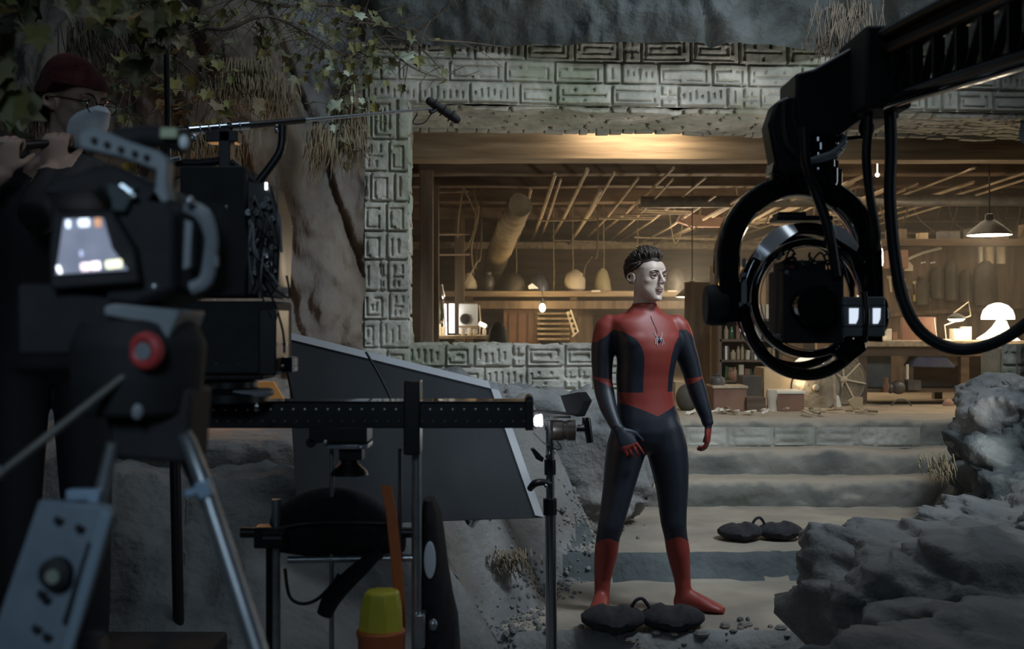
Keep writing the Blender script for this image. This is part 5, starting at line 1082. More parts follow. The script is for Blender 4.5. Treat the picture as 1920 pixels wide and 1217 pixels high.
part('porthole', pb, M['black'], lambda b: b.cyl(I(872, 598, 12.2), I(872, 598, 12.14), .045, n=22)); part('porthole_rim', pb, M['iron'], lambda b: b.torus(I(872, 598, 12.16), .05, .008, (0, 1, 0), 26, 8))
b = MB(); b.lathe([(.035, 0), (.04, .02), (.038, .16), (.015, .22), (.015, .29), (.018, .3)], I(819, 600, 12.2), (0, 0, 1), 16); tg(b, 'glass_bottle', M['greenglass'], 'green glass bottle standing behind the papers at the desk left', 'bottle')
b = MB(); b.box(I(819, 604, 12.25), (.16, .14, .03)); b.box(I(819, 620, 12.25), (.03, .03, .16)); tg(b, 'bottle_stand', M['wood_dark'], 'small dark stand under the green bottle', 'stand')
t = thing('task_lamp', 'small pale swing-arm lamp at the right end of the lit desk', 'lamp', tuple(I(900, 631, 11.9)))
part('lamp_base', t, M['bone'], lambda b: b.lathe([(.04, 0), (.04, .015), (.01, .02)], I(899, 631, 11.9), (0, 0, 1), 16)); part('lamp_arm', t, M['bone'], lambda b: b.tube([I(899, 630, 11.9), I(901, 600, 11.9), I(899, 572, 11.9)], .007, 8)); part('lamp_shade', t, M['glow_soft'], lambda b: b.box(I(905, 609, 11.85), (.085, .06, .045), Ry(.45)), bevel=.01)
for k, (x, h) in enumerate(((868, 12), (880, 14), (890, 11), (908, 13))):
    b = MB(); c = I(x, 632, 11.95); c.z = zt+.018; b.lathe([(.018, 0), (.02, .005), (.02, h*px2(12)*.8), (.012, h*px2(12))], c, (0, 0, 1), 14); tg(b, 'desk_jar', M['paper' if k % 2 else 'bone'], 'small pale jar '+['under the round hole', 'in the middle', 'before the swing-arm lamp', 'at the very right end'][k]+' of the lit desk', 'jar', 'jars on the lit desk')
# --- framing of the left wall ---
for px, Y, l in ((800, 9.6, 'nearest the stone pillar'), (812, 10.6, 'second from the stone pillar'), (862, 12.8, 'slanting beside the loose vines')):
    post(px, Y, FZ, 2.66, .11, M['wood_y'], 'brown upright stud '+l)
for k, (y, l) in enumerate(((360, 'upper'), (440, 'lower'), (478, 'lowest'))):
    b = MB(); b.tube([I(806, y, 10.4), I(880, y-1, 12.6)], .012, 6); tg(b, 'wall_batten', M['wood_y'], l+' thin horizontal batten between the left studs', 'batten')
# --- rotten log and hanging twigs ---
t = MB(); pts = [I(976, 385, 9.9), I(963, 410, 11.2), I(945, 450, 13.0), I(931, 485, 14.6), I(924, 512, 15.6)]
t.tube(pts, [.10, .125, .14, .15, .12], 18, 6); o = tg(t, 'hanging_log', rockmat('log_bark', (.22, .17, .10), (.42, .33, .2), (.3, .24, .15), scale=5, bump=.5), 'thick pale log slanting down under the ceiling at the left', 'log')
for vtx in o.data.vertices: vtx.co += vtx.co.normalized()*.0+Vector((noise.noise(vtx.co*6), noise.noise(vtx.co*6+Vector((5, 0, 0))), noise.noise(vtx.co*6+Vector((0, 5, 0)))))*.025
rnd = random.Random(33)
VL = [('left of the pale log', 890, 365, [(0, 0), (8, 25), (3, 60), (-6, 100), (-2, 150)]), ('touching the brown stud', 868, 350, [(0, 0), (-4, 30), (-8, 60), (-10, 95)]), ('below the big front beam', 870, 350, [(0, 0), (12, 28), (22, 55), (16, 90), (2, 120)]), ('near the pale log foot', 902, 470, [(0, 0), (-8, 22), (-20, 45), (-30, 62)]), ('behind the actor head left side', 1120, 470, [(0, 0), (-10, 10), (-22, 28), (-26, 48)])]
for l, x, y, pts in VL:
    b = MB(); b.tube([Vector((I(x, 0, 11.5).x, 11.5, 2.94))]+[I(x+a, y+c, 11.5+.01*c) for a, c in pts], .009, 6, 5); tg(b, 'dangling_root', M['straw'], 'thin dangling root '+l, 'root', 'roots dangling from the ceiling')
# --- ceiling laths ---
for k in range(26):
    x0 = .05+k*.17+rnd.uniform(-.08, .08); y0 = rnd.uniform(9.1, 10.4); y1 = rnd.uniform(15.4, 16.4); z = 2.52+rnd.uniform(-.05, .1); dx = rnd.uniform(-.05, .18)
    b = MB(); b.tube([Vector((x0+dx, y0, z+.03)), Vector((x0+dx*.5, (y0+y1)/2, z-.02)), Vector((x0, y1, z))], rnd.uniform(.009, .019), 6, 2)
    tg(b, 'ceiling_lath', M['wood_lath'], 'thin lath running along the workshop ceiling, '+ORD[k]+' from the left', 'lath', 'laths under the workshop ceiling')
for k in range(20):
    x0 = .3+k*.25; y = rnd.uniform(11.5, 16); ln = rnd.uniform(.4, 1.2); b = MB(); z = 2.49+rnd.uniform(-.06, .04); b.tube([Vector((x0, y, z)), Vector((x0+ln, y+rnd.uniform(-.2, .2), z+rnd.uniform(-.03, .03)))], rnd.uniform(.008, .015), 6)
    tg(b, 'ceiling_stick', M['wood_lath'], 'short stick lying crosswise over the ceiling laths, '+ORD[k]+' from the left', 'stick', 'sticks across the ceiling laths')
for k in range(16):
    x0, y, z = 1.6+k*.27, rnd.uniform(10.5, 14), 2.93; dx = rnd.uniform(.2, .9)
    b = MB(); b.tube([Vector((x0, y, z)), Vector((x0+dx*.15, y, z-.35)), Vector((x0+dx*.4, y, z-rnd.uniform(.45, .65))), Vector((x0+dx*.75, y, z-rnd.uniform(.42, .6))), Vector((x0+dx, y, z))], .008, 6, 6)
    tg(b, 'drooping_wire', M['straw'], 'thin wire drooping in a curve from the ceiling, '+ORD[k]+' from the left', 'wire', 'wires drooping from the ceiling')
b = MB(); b.tube([(1.2, 10.6, 2.5), (6.9, 10.5, 2.52)], .055, 14); tg(b, 'ceiling_pipe', M['iron'], 'long grey pipe running under the ceiling beams at right', 'pipe')
b = MB(); b.prism([I(1280, 395, 12), I(1345, 385, 12), I(1370, 425, 12), I(1300, 425, 12), I(1270, 415, 12)], (0, .12, 0)); tg(b, 'ceiling_board_scrap', M['redwood'], 'broken reddish board hanging under the ceiling near the gimbal', 'board')
# --- pendant lamps ---
def pendant(px, py, wpx, Y, label, e=1.0, lit=18):
    s = px2(Y); r = wpx/2*s; c = I(px, py, Y); t = thing('pendant_lamp', label, 'lamp', tuple(c), 'pendant lamps of the workshop')
    part('lamp_shade', t, M['enamel'], lambda b: b.lathe([(r, 0), (r*1.0, .01), (r*.72, r*.32), (r*.35, r*.62), (r*.2, r*.7), (r*.18, r*.95), (r*.05, r*1.0)], c, (0, 0, 1), 32))
    part('lamp_diffuser', t, M['glow'], lambda b: b.lathe([(.01, -.03*r), (r*.6, -.025*r), (r*.97, .0)], c, (0, 0, 1), 32)); part('lamp_cord', t, M['black'], lambda b: b.cyl(c+ZA*r*.98, (c.x, c.y, 2.9), .006, n=8))
    if lit: light('pendant_light', 'POINT', c-ZA*.12, lit, WARM2, size=.07)
pendant(1855, 441, 82, 9.4, 'large dark pendant lamp glowing at the upper right above the bench', lit=16)
pendant(1298, 557, 62, 11.0, 'pendant lamp glowing just right of the actor neck', lit=12)
b = MB(); b.ell(I(1645, 328, 9.6), .018); b.cyl(I(1645, 326, 9.6), (I(1645, 0, 9.6).x, 9.6, 2.9), .004, n=6); tg(b, 'tiny_bulb', M['glow'], 'tiny bright bulb right of the thick crane cable', 'light bulb')
# --- right workbench ---
WY = 9.6
zb = I(0, 640, WY).z; xb0, xb1 = I(1608, 0, WY).x, I(1925, 0, WY).x
t = thing('workbench', 'long cluttered wooden workbench at the right under the pendant lamp', 'workbench', ((xb0+xb1)/2, WY+.3, FZ))
part('bench_top', t, M['wood_lath'], lambda b: b.box(((xb0+xb1)/2, WY+.35, zb-.02), (xb1-xb0, .75, .05)), bevel=.005)
part('apron', t, M['wood_dark'], lambda b: b.box(((xb0+xb1)/2, WY+.03, zb-.085), (xb1-xb0-.04, .04, .08)))
zs = I(0, 737, WY).z
part('lower_shelf', t, M['wood_dark'], lambda b: b.box(((xb0+xb1)/2, WY+.35, FZ+.12), (xb1-xb0-.06, .6, .03)))
for x in (xb0+.05, (xb0+xb1)/2+.2, xb1-.05):
    for dy in (.05, .65): part('leg', t, M['wood_dark'], lambda b: b.box((x, WY+dy, (FZ+zb)/2-.01), (.07, .07, zb-FZ-.04)))
b = MB(); b.box((I(1650, 0, WY).x, WY+.32, FZ+.135+.17), (.27, .4, .33)); tg(b, 'metal_cabinet', mat('grey_green_steel', (.08, .09, .085), (.12, .13, .12), rough=.5), 'dark grey cabinet standing on the lower bench shelf at left', 'cabinet', bevel=.006)
b = MB(); b.box((I(1800, 0, WY).x, WY+.4, FZ+.135+.14), (.62, .35, .27)); tg(b, 'dark_chest', M['wood_dark'], 'long dark chest on the lower shelf under the blue cloth', 'chest', bevel=.006)
b = MB(); b.prism([I(1708, 688, 9.62), I(1720, 668, 9.62), (I(1745, 662, 9.62)), I(1775, 668, 9.62), I(1792, 690, 9.62)], (0, .2, 0)); tg(b, 'blue_cloth', M['blue_cloth'], 'dark blue cloth bundled under the bench top', 'cloth', bevel=.01)
b = MB(); b.prism([I(1745, 663, 9.7), I(1810, 660, 9.7), I(1808, 683, 9.7), I(1785, 688, 9.7)], (0, .05, 0)); tg(b, 'parchment', M['cardboard'], 'yellowed sheet lit behind the blue cloth under the bench', 'paper')
b = MB(); b.lathe([(.011, 0), (.011, .125)], I(1701, 711, 9.58), (0, 0, 1), 12); tg(b, 'white_candle', M['paper'], 'white candle on a small tin box on the bench shelf', 'candle')
b = MB(); b.box(I(1711, 722, 9.62), (.11, .1, .08)); tg(b, 'tin_box', M['iron'], 'small tin box carrying the white candle', 'box')
b = MB(); b.ell(I(1684, 726, 9.62), (.07, .06, .06)); b.ell(I(1670, 729, 9.6), (.03, .03, .04)); tg(b, 'engine_part', M['iron'], 'round dark engine part left of the tin box', 'engine part')
b = MB(); b.lathe([(.02, 0), (.03, .05), (.018, .09), (.022, .12)], I(1661, 735, 9.55), (0, 0, 1), 14); tg(b, 'clay_figure', M['redwood'], 'small reddish clay figure left of the round engine part', 'figurine')
b = MB(); b.torus(I(1690, 768, 9.5), .085, .007, (0.2, 1, 0), 30, 8); tg(b, 'wire_hoop', M['iron'], 'thin metal hoop leaning beneath the workbench', 'hoop')
b = MB(); b.ell(I(1643, 771, 9.3), (.05, .04, .022)); tg(b, 'white_rag', M['white'], 'white crumpled rag on the workshop floor before the bench', 'rag')
b = MB(); b.ell(I(1778, 760, 9.5), (.05, .03, .055), None, 8, 6); tg(b, 'pinkish_bag', mat('pinkish_cloth', (.4, .25, .2), rough=.9), 'small pinkish bag under the workbench', 'bag')
b = MB(); b.box((I(1822, 0, 9.75).x, 9.75, FZ+.135+.275+.03), (.035, .03, .06)); tg(b, 'orange_tin', M['redwood'], 'little orange tin at the right end of the dark chest', 'tin')
for k, (x, wd, hh, mm, l) in enumerate(((1625, 14, 6, 'paper', 'pale flat box at the left end of the workbench top'), (1650, 16, 16, 'bone', 'cream notched block beside the gimbal on the bench'), (1668, 14, 9, 'paper', 'low pale block on the bench near the cable loop'), (1685, 10, 22, 'paper', 'tall pale leaning card on the bench'), (1698, 9, 15, 'redwood', 'small pinkish tin on the bench left of the brown panel'), (1825, 22, 22, 'paper', 'upright bright sheet left of the dome lamp'), (1845, 18, 26, 'paper', 'taller bright sheet touching the dome lamp'), (1838, 26, 5, 'cardboard', 'thin flat book before the dome lamp'))):
    s = px2(WY); b = MB(); c = I(x, 0, WY); c.z = zb+.006+hh*s/2; c.y += .15+.04*k; b.box(c, (wd*s, .09, hh*s), Rz(.15*(k % 3-1))); tg(b, 'bench_item', M[mm], l, 'box' if k < 5 else 'paper', bevel=.003)
b = MB(); b.box(I(1722, 617, 9.9), (.30, .03, .21)); tg(b, 'propped_board', M['redwood'], 'wide brown panel propped on the bench inside the cable loop', 'panel', bevel=.004)
b = MB(); b.cyl(I(1757, 640, 9.75), I(1751, 597, 9.8), .006, n=8); tg(b, 'pale_stick', M['paper'], 'thin pale stick leaning right of the brown panel', 'stick')
t = thing('dome_lamp', 'white glowing mushroom-shaped lamp on the right of the workbench', 'lamp', tuple(I(1872, 640, 9.75)))
dg_ = mat('dome_glow', (1, .95, .85), emit=3.2, ecol=(1, .93, .8))
part('lamp_shade', t, dg_, lambda b: b.lathe([(.135, 0), (.134, .03), (.118, .08), (.08, .12), (.03, .14), (.005, .142)], I(1871, 599, 9.75), (0, 0, 1), 36))
part('lamp_skirt', t, mat('skirt_glow', (1, .95, .85), emit=1.3, ecol=(1, .93, .8)), lambda b: b.lathe([(.19, 0), (.175, .015), (.12, .06), (.07, .12), (.045, .17), (.04, .18)], I(1874, 640, 9.78), (.1, 0, 1), 32))
light('dome_lamp_light', 'POINT', I(1862, 612, 9.5), 7, WARM2, size=.08)
t = thing('desk_lamp', 'swing-arm desk lamp with a glowing disc shade inside the cable loop', 'lamp', tuple(I(1776, 640, 9.8)))
part('lamp_base', t, M['bone'], lambda b: b.lathe([(.045, 0), (.04, .015), (.01, .02)], I(1774, 640, 9.8), (0, 0, 1), 18)); part('lamp_arm', t, M['bone'], lambda b: b.tube([I(1774, 638, 9.8), I(1771, 610, 9.8), I(1820, 592, 9.8), I(1816, 566, 9.8), I(1788, 587, 9.8)], .006, 8))
part('lamp_shade', t, M['enamel'], lambda b: b.lathe([(.075, 0), (.07, .02), (.03, .045), (.01, .05)], I(1793, 598, 9.8), (0, 0, 1), 24)); part('lamp_diffuser', t, M['glow'], lambda b: b.lathe([(.072, -.002), (.05, -.018), (.005, -.024)], I(1793, 598, 9.8), (0, 0, 1), 24))
light('desk_lamp_light', 'POINT', I(1793, 610, 9.75), 3, WARM2, size=.04)
# --- tool wall behind the bench ---
TY = 11.4; tx0 = I(1630, 0, TY).x
b = MB(); b.box(((tx0+7.1)/2, TY+.05, (FZ+2.14)/2), (7.1-tx0, .06, 2.14-FZ)); struct(b.build('wall_tools', M['wood_y'], smooth=False, recenter=False))
b = MB(); b.tube([I(1668, 590, 11.38), I(1800, 582, 11.38), I(1925, 574, 11.38)], .03, 4); tg(b, 'slanting_brace', M['wood_y'], 'long slanting wooden brace on the tool wall above the bench', 'brace')
JK = [(1757, 500, 26, 60), (1784, 488, 26, 76), (1811, 505, 24, 62), (1848, 490, 46, 84), (1730, 520, 24, 52)]
for k, (x, y, wd, hh) in enumerate(JK):
    s = px2(11.2); b = MB(); c = I(x, y, 11.33); rings = []
    for z_, r_ in ((0, .18), (-.08, .62), (-.2, .9), (-.5, 1.0), (-.85, 1.02), (-1, .92)):
        rings.append([c+Vector((math.cos(a)*wd/2*s*r_, math.sin(a)*.07*(1+.2*math.sin(3*a)), z_*hh*s)) for a in [2*PI*i/20 for i in range(20)]])
    b.loft(rings); tg(b, 'hanging_coat', M['jacket'], ['dark coat second', 'dark coat third', 'dark coat fourth', 'widest dark coat, last', 'narrow dark coat, first'][k]+' in the row on the tool wall', 'coat', 'coats hanging on the tool wall')
for k in range(7):
    x = 1668+k*12; y = 520+((k*37) % 23); b = MB(); s = px2(11.2); b.tube([I(x, y, 11.4), I(x+3, y+28, 11.4)], .012, 6); b.box(I(x, y, 11.4), (.05, .02, .03)); tg(b, 'hanging_tool', M['iron' if k % 2 else 'bone'], 'small long-handled tool left of the coats, '+ORD[k]+' from the left', 'tool', 'tools hanging left of the coats')
b = MB(); b.prism([I(1696, 508, 11.35), I(1696, 498, 11.35), I(1704, 489, 11.35), I(1712, 498, 11.35), I(1712, 508, 11.35)], (0, .07, 0)); tg(b, 'small_birdhouse', M['bone'], 'tiny cream birdhouse shape above the hanging tools', 'birdhouse')
for y0, l in ((470, 'upper'), (487, 'lower')): b = MB(); b.box(I(1678, y0+8.5, 11.32), (.20, .2, .092)); tg(b, 'slatted_crate', M['redwood'], l+' reddish slatted crate high beside the gimbal', 'crate', bevel=.004)
b = MB(); b.box(I(1719, 559, 11.39), (.075, .06, .07)); tg(b, 'yellow_box', mat('mustard', (.5, .42, .14), rough=.7), 'small mustard yellow box on the tool wall', 'box')
for k, (x, y) in enumerate(((1728, 493), (1733, 492), (1746, 493), (1751, 492))): b = MB(); b.box(I(x, y, 11.41), (.02, .02, .014)); tg(b, 'white_tag', M['white'], 'tiny white tag under the slanting plank, '+ORD[k]+' from the left', 'tag', 'white tags on the tool wall')
b = MB(); b.box(I(1838, 476, 11.39), (.03, .05, .20)); tg(b, 'white_pipe', M['paper'], 'short white vertical pipe above the coats', 'pipe')
for x, l in ((1855, 'smooth pinkish'), (1877, 'ribbed pale')): b = MB(); b.lathe([(.04+.004*(i % 2), i*.018) for i in range(12)], I(x, 495, 11.37), (0, 0, 1), 16); tg(b, 'upright_duct', M['bone'] if x > 1860 else M['cardboard'], l+' upright duct beside the white pipe', 'duct')
b = MB(); b.tube([I(1700, 487, 11.4), I(1730, 474, 11.4), I(1765, 465, 11.4)], .016, 6, 2); tg(b, 'bright_plank', M['paper'], 'bright slanting plank edge at the top of the tool wall', 'plank')
b = MB(); b.box(((tx0+7.1)/2, TY-.05, 2.17), (7.1-tx0, .25, .07)); tg(b, 'top_shelf', M['wood_dark'], 'dark shelf board running over the tool wall', 'shelf', bevel=.005)
rnd = random.Random(12)
for k in range(12):
    x = tx0+.25+k*.26; b = MB(); h_ = rnd.uniform(.05, .16); b.box((x, TY-.05, 2.205+h_/2), (rnd.uniform(.08, .2), .14, h_), Rz(rnd.uniform(-.3, .3))); tg(b, 'shelf_bundle', M[['wood_y', 'cardboard', 'iron', 'jacket'][k % 4]], 'small dark bundle on the shelf over the tool wall, '+ORD[k]+' from the left', 'bundle', 'bundles on the shelf over the tool wall')
# --- middle clutter between actor and bench, base on the platform edge ---
b = MB(); b.box(I(1308, 640, 10.6), (.24, .05, 1.1)); tg(b, 'hanging_curtain', M['wood_y'], 'brown planked screen right behind the actor raised side', 'screen', bevel=.004)
b = MB(); c = I(1335, 0, 10.4); b.box((c.x, 10.4, (FZ+1.9)/2), (.03, .05, 1.9-FZ)); tg(b, 'lit_upright', M['wood_lath'], 'pale narrow upright between the screen and the bookcase', 'post')
SHY = 10.0
t = thing('bookcase', 'open wooden shelf packed with books and jars left of the gimbal base', 'bookcase', (I(1405, 0, SHY).x, SHY+.15, FZ))
for px in (1350, 1464): part('side_panel', t, M['wood_y'], lambda b: b.box((I(px, 0, SHY).x, SHY+.15, (FZ+1.42)/2), (.03, .3, 1.42-FZ)))
zz = [FZ+.03, .86, 1.04, 1.22, 1.40]
for z in zz: part('shelf', t, M['wood_y'], lambda b: b.box((I(1407, 0, SHY).x, SHY+.15, z), (.54, .3, .02)))
part('back_panel', t, M['wood_dark'], lambda b: b.box((I(1407, 0, SHY).x, SHY+.31, (FZ+1.42)/2), (.56, .02, 1.42-FZ)))
rnd = random.Random(8); ords = ['lowest', 'second lowest', 'middle', 'upper', 'top']
for si, z in enumerate(zz):
    x = I(1356, 0, SHY).x+.02; k = 0
    while x < I(1458, 0, SHY).x-.03:
        wd = rnd.uniform(.02, .05); h_ = rnd.uniform(.08, .14); mm = ['cardboard', 'redwood', 'wood_lath', 'iron', 'bone', 'greenglass', 'paper'][rnd.randrange(7)]
        if rnd.random() < .6: b = MB(); b.box((x+wd/2, SHY+.1, z+.011+h_/2), (wd*.92, .16, h_), Ry(rnd.choice([0, 0, .08]))); tg(b, 'book', M[mm], 'small old book on the '+ords[si]+' bookcase shelf, item '+ORD[k]+' from the left', 'book', 'books on the '+ords[si]+' shelf')
        else: b = MB(); b.lathe([(wd*.45, 0), (wd*.5, .01), (wd*.5, h_*.7), (wd*.25, h_*.85), (wd*.28, h_)], (x+wd/2, SHY+.08, z+.011), (0, 0, 1), 12); tg(b, 'jar', M[mm], 'small jar on the '+ords[si]+' bookcase shelf, item '+ORD[k]+' from the left', 'jar', 'jars on the '+ords[si]+' shelf')
        x += wd+.006; k += 1
def crate(px0, px1, py0, py1, Y, d, m, name, label, lid=None, cat='box'):
    s = px2(Y); py1 = 608.5+.68/s if abs(I(0, py1, Y).z-FZ) < .16 else py1; t = thing(name, label, cat, (I((px0+px1)/2, 0, Y).x, Y+d/2, I(0, py1, Y).z)); part('box_body', t, m, lambda b: b.box((I((px0+px1)/2, 0, Y).x, Y+d/2, I(0, (py0+py1)/2, Y).z), ((px1-px0)*s, d, (py1-py0)*s)), bevel=.005)
    if lid: part('lid', t, lid, lambda b: b.box((I((px0+px1)/2, 0, Y).x, Y+d/2, I(0, py0, Y).z+.008), ((px1-px0)*s+.02, d+.02, .02)), bevel=.003)
    return t
CYY = 8.95
crate(1338, 1400, 728, 766, 8.95, .3, M['redwood'], 'storage_chest', 'reddish wooden trunk with a lit lid at the top of the steps', M['wood_lath'])
crate(1392, 1430, 705, 745, 9.35, .25, M['jacket'], 'grey_case', 'dark grey upright case behind the reddish trunk')
crate(1400, 1436, 745, 773, 8.9, .2, M['wood_dark'], 'low_chest', 'low dark chest in front of the grey case')
crate(1432, 1512, 690, 742, 9.5, .35, M['cardboard'], 'cardboard_box', 'large yellowish cardboard box below the gimbal')
crate(1456, 1508, 738, 774, 8.95, .3, M['redwood'], 'lidded_box', 'brown box with a pale slanted lid below the gimbal', M['paper'])
pot(1447, 775, 22, 44, [(.6, 0), (.9, .1), (.75, .5), (1, .8), (.8, 1), (.6, 1)], M['bone'], 'clay_vase', 'pale clay vase between the low chest and the lidded box', 'vase', Y=8.95)
b = MB(); b.ell(I(1288, 746, 9.0), (.09, .09, .11)); tg(b, 'dark_ball', M['jacket'], 'round dark sack just right of the actor waist', 'sack')
crate(1266, 1300, 716, 740, 9.6, .2, M['cardboard'], 'yellow_carton', 'small yellow carton behind the actor arm')
pot(1345, 728, 30, 26, JUG, M['iron'], 'dark_urn', 'dark pot standing on the reddish trunk', 'pot', Y=9.1)
pot(1372, 712, 18, 18, JUG, M['redwood'], 'copper_pot', 'little copper pot in front of the lowest bookshelf', 'pot', Y=9.3)
# woven fan-like discs with spokes
def disc(px, py, rpx, Y, label, ang, m, spokes):
    s = px2(Y); c = I(px, py, Y); t = thing('woven_wheel', label, 'wheel', tuple(c-ZA*rpx*s)); nrm = Vector((ang, -1, .1)).normalized(); a = nrm.orthogonal().normalized(); bb = nrm.cross(a)
    part('disc', t, m, lambda b: b.lathe([(rpx*s*f, .012*math.sin(f*40)) for f in (1, .92, .84, .76, .68, .6, .5, .4, .3, .2, .1)], c, nrm, 36)); part('rim', t, M['iron'], lambda b: b.torus(c, rpx*s, .012, nrm, 40, 8))
    for k in range(spokes):
        th = 2*PI*k/spokes+.4; e = a*math.cos(th)+bb*math.sin(th); part('spoke', t, M['bone'], lambda b: b.cyl(c+nrm*.02, c+nrm*.02+e*rpx*s, .008, n=8))
    part('hub', t, M['bone'], lambda b: b.ell(c+nrm*.02, .03))
disc(1530, 727, 44, 9.32, 'large brown woven disc leaning below the gimbal', -.25, rockmat('woven_disc', (.24, .19, .12), (.4, .33, .23), (.3, .25, .17), scale=9), 0)
disc(1580, 712, 46, 9.55, 'spoked wheel leaning behind the brown woven disc', .25, rockmat('woven_disc2', (.17, .14, .09), (.28, .23, .16), (.2, .17, .12), scale=9), 7)
b = MB(); b.prism([I(1590, 752, 9.05), I(1602, 745, 9.05), I(1618, 745, 9.05), I(1618, 771, 9.05), I(1606, 771, 9.05)], (0, .03, 0)); tg(b, 'yellow_packet', M['cardboard'], 'crumpled yellow packet left of the bench leg', 'packet')
b = MB(); b.prism([I(1568, 742, 9.0), I(1573, 742, 9.0), I(1578, 762, 9.0), I(1568, 764, 9.0)], (0, .03, 0)); tg(b, 'white_shard', M['paper'], 'small white shard beneath the spoked wheel', 'shard')
b = MB(); b.cyl((I(1567, 0, 9.0).x, 9.0, FZ), (I(1563, 0, 9.0).x, 9.05, 1.15), .012, n=8); tg(b, 'thin_stake', M['wood_lath'], 'thin upright stake between the two woven wheels', 'stake')
crate(1428, 1462, 640, 690, 10.3, .2, M['wood_y'], 'tall_carton', 'tall brown carton beside the bookcase', cat='box')
b = MB(); b.lathe([(.16, 0), (.18, .02), (.12, .1), (.03, .15)], I(1520, 695, 10.1), (0, 0, 1), 28); b.cyl((I(1520, 0, 10.1).x, 10.1, FZ), I(1520, 695, 10.1)+ZA*.1, .012, n=10); tg(b, 'white_basin', mat('basin_glow', (.9, .85, .72), emit=.8, ecol=(1, .9, .7)), 'bright white dish-like lamp shade just under the gimbal', 'lamp shade')
light('floor_lamp_under_gimbal', 'POINT', I(1500, 715, 9.35), 3, WARM2, size=.05)
# floor scraps on the edge of the platform
rnd = random.Random(2); adj = ['pale wood chip', 'curled paper scrap', 'bit of straw']
for k in range(46):
    px = rnd.uniform(1290, 1650) if k % 3 else rnd.uniform(1285, 1440); Y = rnd.uniform(8.4, 8.85); q = I(px, 0, Y); b = MB()
    b.box((q.x, Y, FZ+.018+rnd.uniform(0, .012)), (rnd.uniform(.02, .12), rnd.uniform(.01, .04), rnd.uniform(.006, .02)), Rz(rnd.uniform(0, 3))@Ry(rnd.uniform(-.3, .3))); tg(b, 'wood_scrap', M[['paper', 'wood_lath', 'straw'][k % 3]], 'small pale scrap on the dusty floor edge above the steps', 'scrap', 'scraps at the top of the steps')
# ladders / boards high in the middle distance behind the gimbal
for k, (x, y, wd, hh, Y, mm) in enumerate(((1405, 560, 60, 120, 12.5, 'wood_y'), (1480, 560, 50, 130, 12.8, 'wood_dark'), (1560, 555, 60, 120, 12.3, 'wood_y'), (1210, 620, 60, 90, 14.8, 'wood_dark'), (1370, 520, 40, 40, 13.2, 'iron'))):
    s = px2(Y); b = MB(); q_ = I(x, y-hh/2, Y); b.box((q_.x, Y, (q_.z+FZ)/2), (wd*s, .08, q_.z-FZ)); tg(b, 'standing_board', M[mm], ['brown board standing behind the left of the yoke', 'dark board standing behind the cage rings', 'brown board standing behind the right of the yoke', 'dark board hidden behind the actor chest', 'small iron plate beyond the yoke'][k], 'board', bevel=.005)
# ================= ROCKS, PLANTS, RUBBLE =================
def boulder(label, c, h, seed, m='rock', strata=.05, yaw=0, nu=190, nv=100, e=.55, amp=.12, name='boulder'):
    U, V = np.meshgrid(np.linspace(0, 2*PI, nu+1)[:-1], np.linspace(-PI/2+.02, PI/2-.02, nv))
    pw = lambda a, k: np.sign(a)*np.abs(a)**k
    X = pw(np.cos(V), e)*pw(np.cos(U), e); Y = pw(np.cos(V), e)*pw(np.sin(U), e); Z = pw(np.sin(V), e*.8)
    def d(x, y, z):
        q = Vector((x*h[0], y*h[1], z*h[2]))*1.5+Vector((seed*3.1, 0, seed))
        n = amp*noise.fractal(q, .9, 2.1, 5)*1.2+amp*.3*ridg(q.x*.8, q.y*.8, q.z*1.6, 4)-amp*.2+.06*amp*abs(noise.noise(q*3.0))*4-.016*max(0, 1-abs(noise.noise(q*1.7+Vector((9, 0, 0))))*16)
        zz = z*h[2]*5.5+noise.noise(q*.9)*1.3; n += strata*.8*(min(1, (zz % 1)*2.2)-.5)+.018*noise.fractal(q*7, .8, 2.1, 4)
        return n
    D = vn(d, X, Y, Z); L_ = np.sqrt(X*X+Y*Y+Z*Z)
    k = (1+D/np.maximum(.35, .5*(h[0]*np.abs(X)+h[1]*np.abs(Y)+h[2]*np.abs(Z))/L_))
    P3 = np.stack([X*h[0]*k, Y*h[1]*k, Z*h[2]*k], -1).reshape(-1, 3)
    R = np.array(Rz(yaw)); P3 = P3 @ R.T+np.array(c); n = nu; b = MB()
    fs = [(j*n+i, j*n+(i+1) % n, (j+1)*n+(i+1) % n, (j+1)*n+i) for j in range(nv-1) for i in range(n)]+[tuple(range(n))[::-1], tuple(range((nv-1)*n, nv*n))]
    b.v = [Vector(q) for q in P3]; b.f = fs; b.m = [0]*len(fs)
    return tag(b.build(name, M[m], angle=180), label, 'rock', 'rocks beside the path')
boulder('long pale boulder at the right edge, back one of the foreground pile', (2.62, 5.0, .24), (.92, .40, .38), 1, strata=.05)
boulder('big blue-grey boulder with a blunt left end beside the path', (2.28, 4.42, .10), (.98, .42, .42), 2, strata=.05)
boulder('flat layered boulder at the right, in front of the blunt one', (2.45, 3.92, .06), (1.05, .36, .35), 3, strata=.06)
boulder('lowest nearest boulder in the bottom right corner', (2.08, 3.42, -.04), (.92, .32, .41), 4, strata=.06)
boulder('dark jagged rock mass right of the stone steps', (3.45, 6.6, .16), (.78, .5, .58), 5, 'rock_dark', .04, amp=.22)
boulder('rounded blue-grey rock on top of the mass right of the steps', (3.42, 6.8, .70), (.60, .42, .28), 6, 'rock', .03, amp=.12)
boulder('small pointed rock between the steps and the foreground boulders', (2.75, 6.1, .1), (.35, .3, .3), 7, 'rock_dark', .03, amp=.14)
boulder('rough rock shoulder under the low carved wall left of the actor', (.15, 7.0, .55), (.55, .35, .36), 9, 'rock', .03, amp=.16)
boulder('pale flat rock ledge under the slider at the left', (-1.18, 4.75, .82), (.52, .3, .10), 10, 'rock', .02, amp=.07)
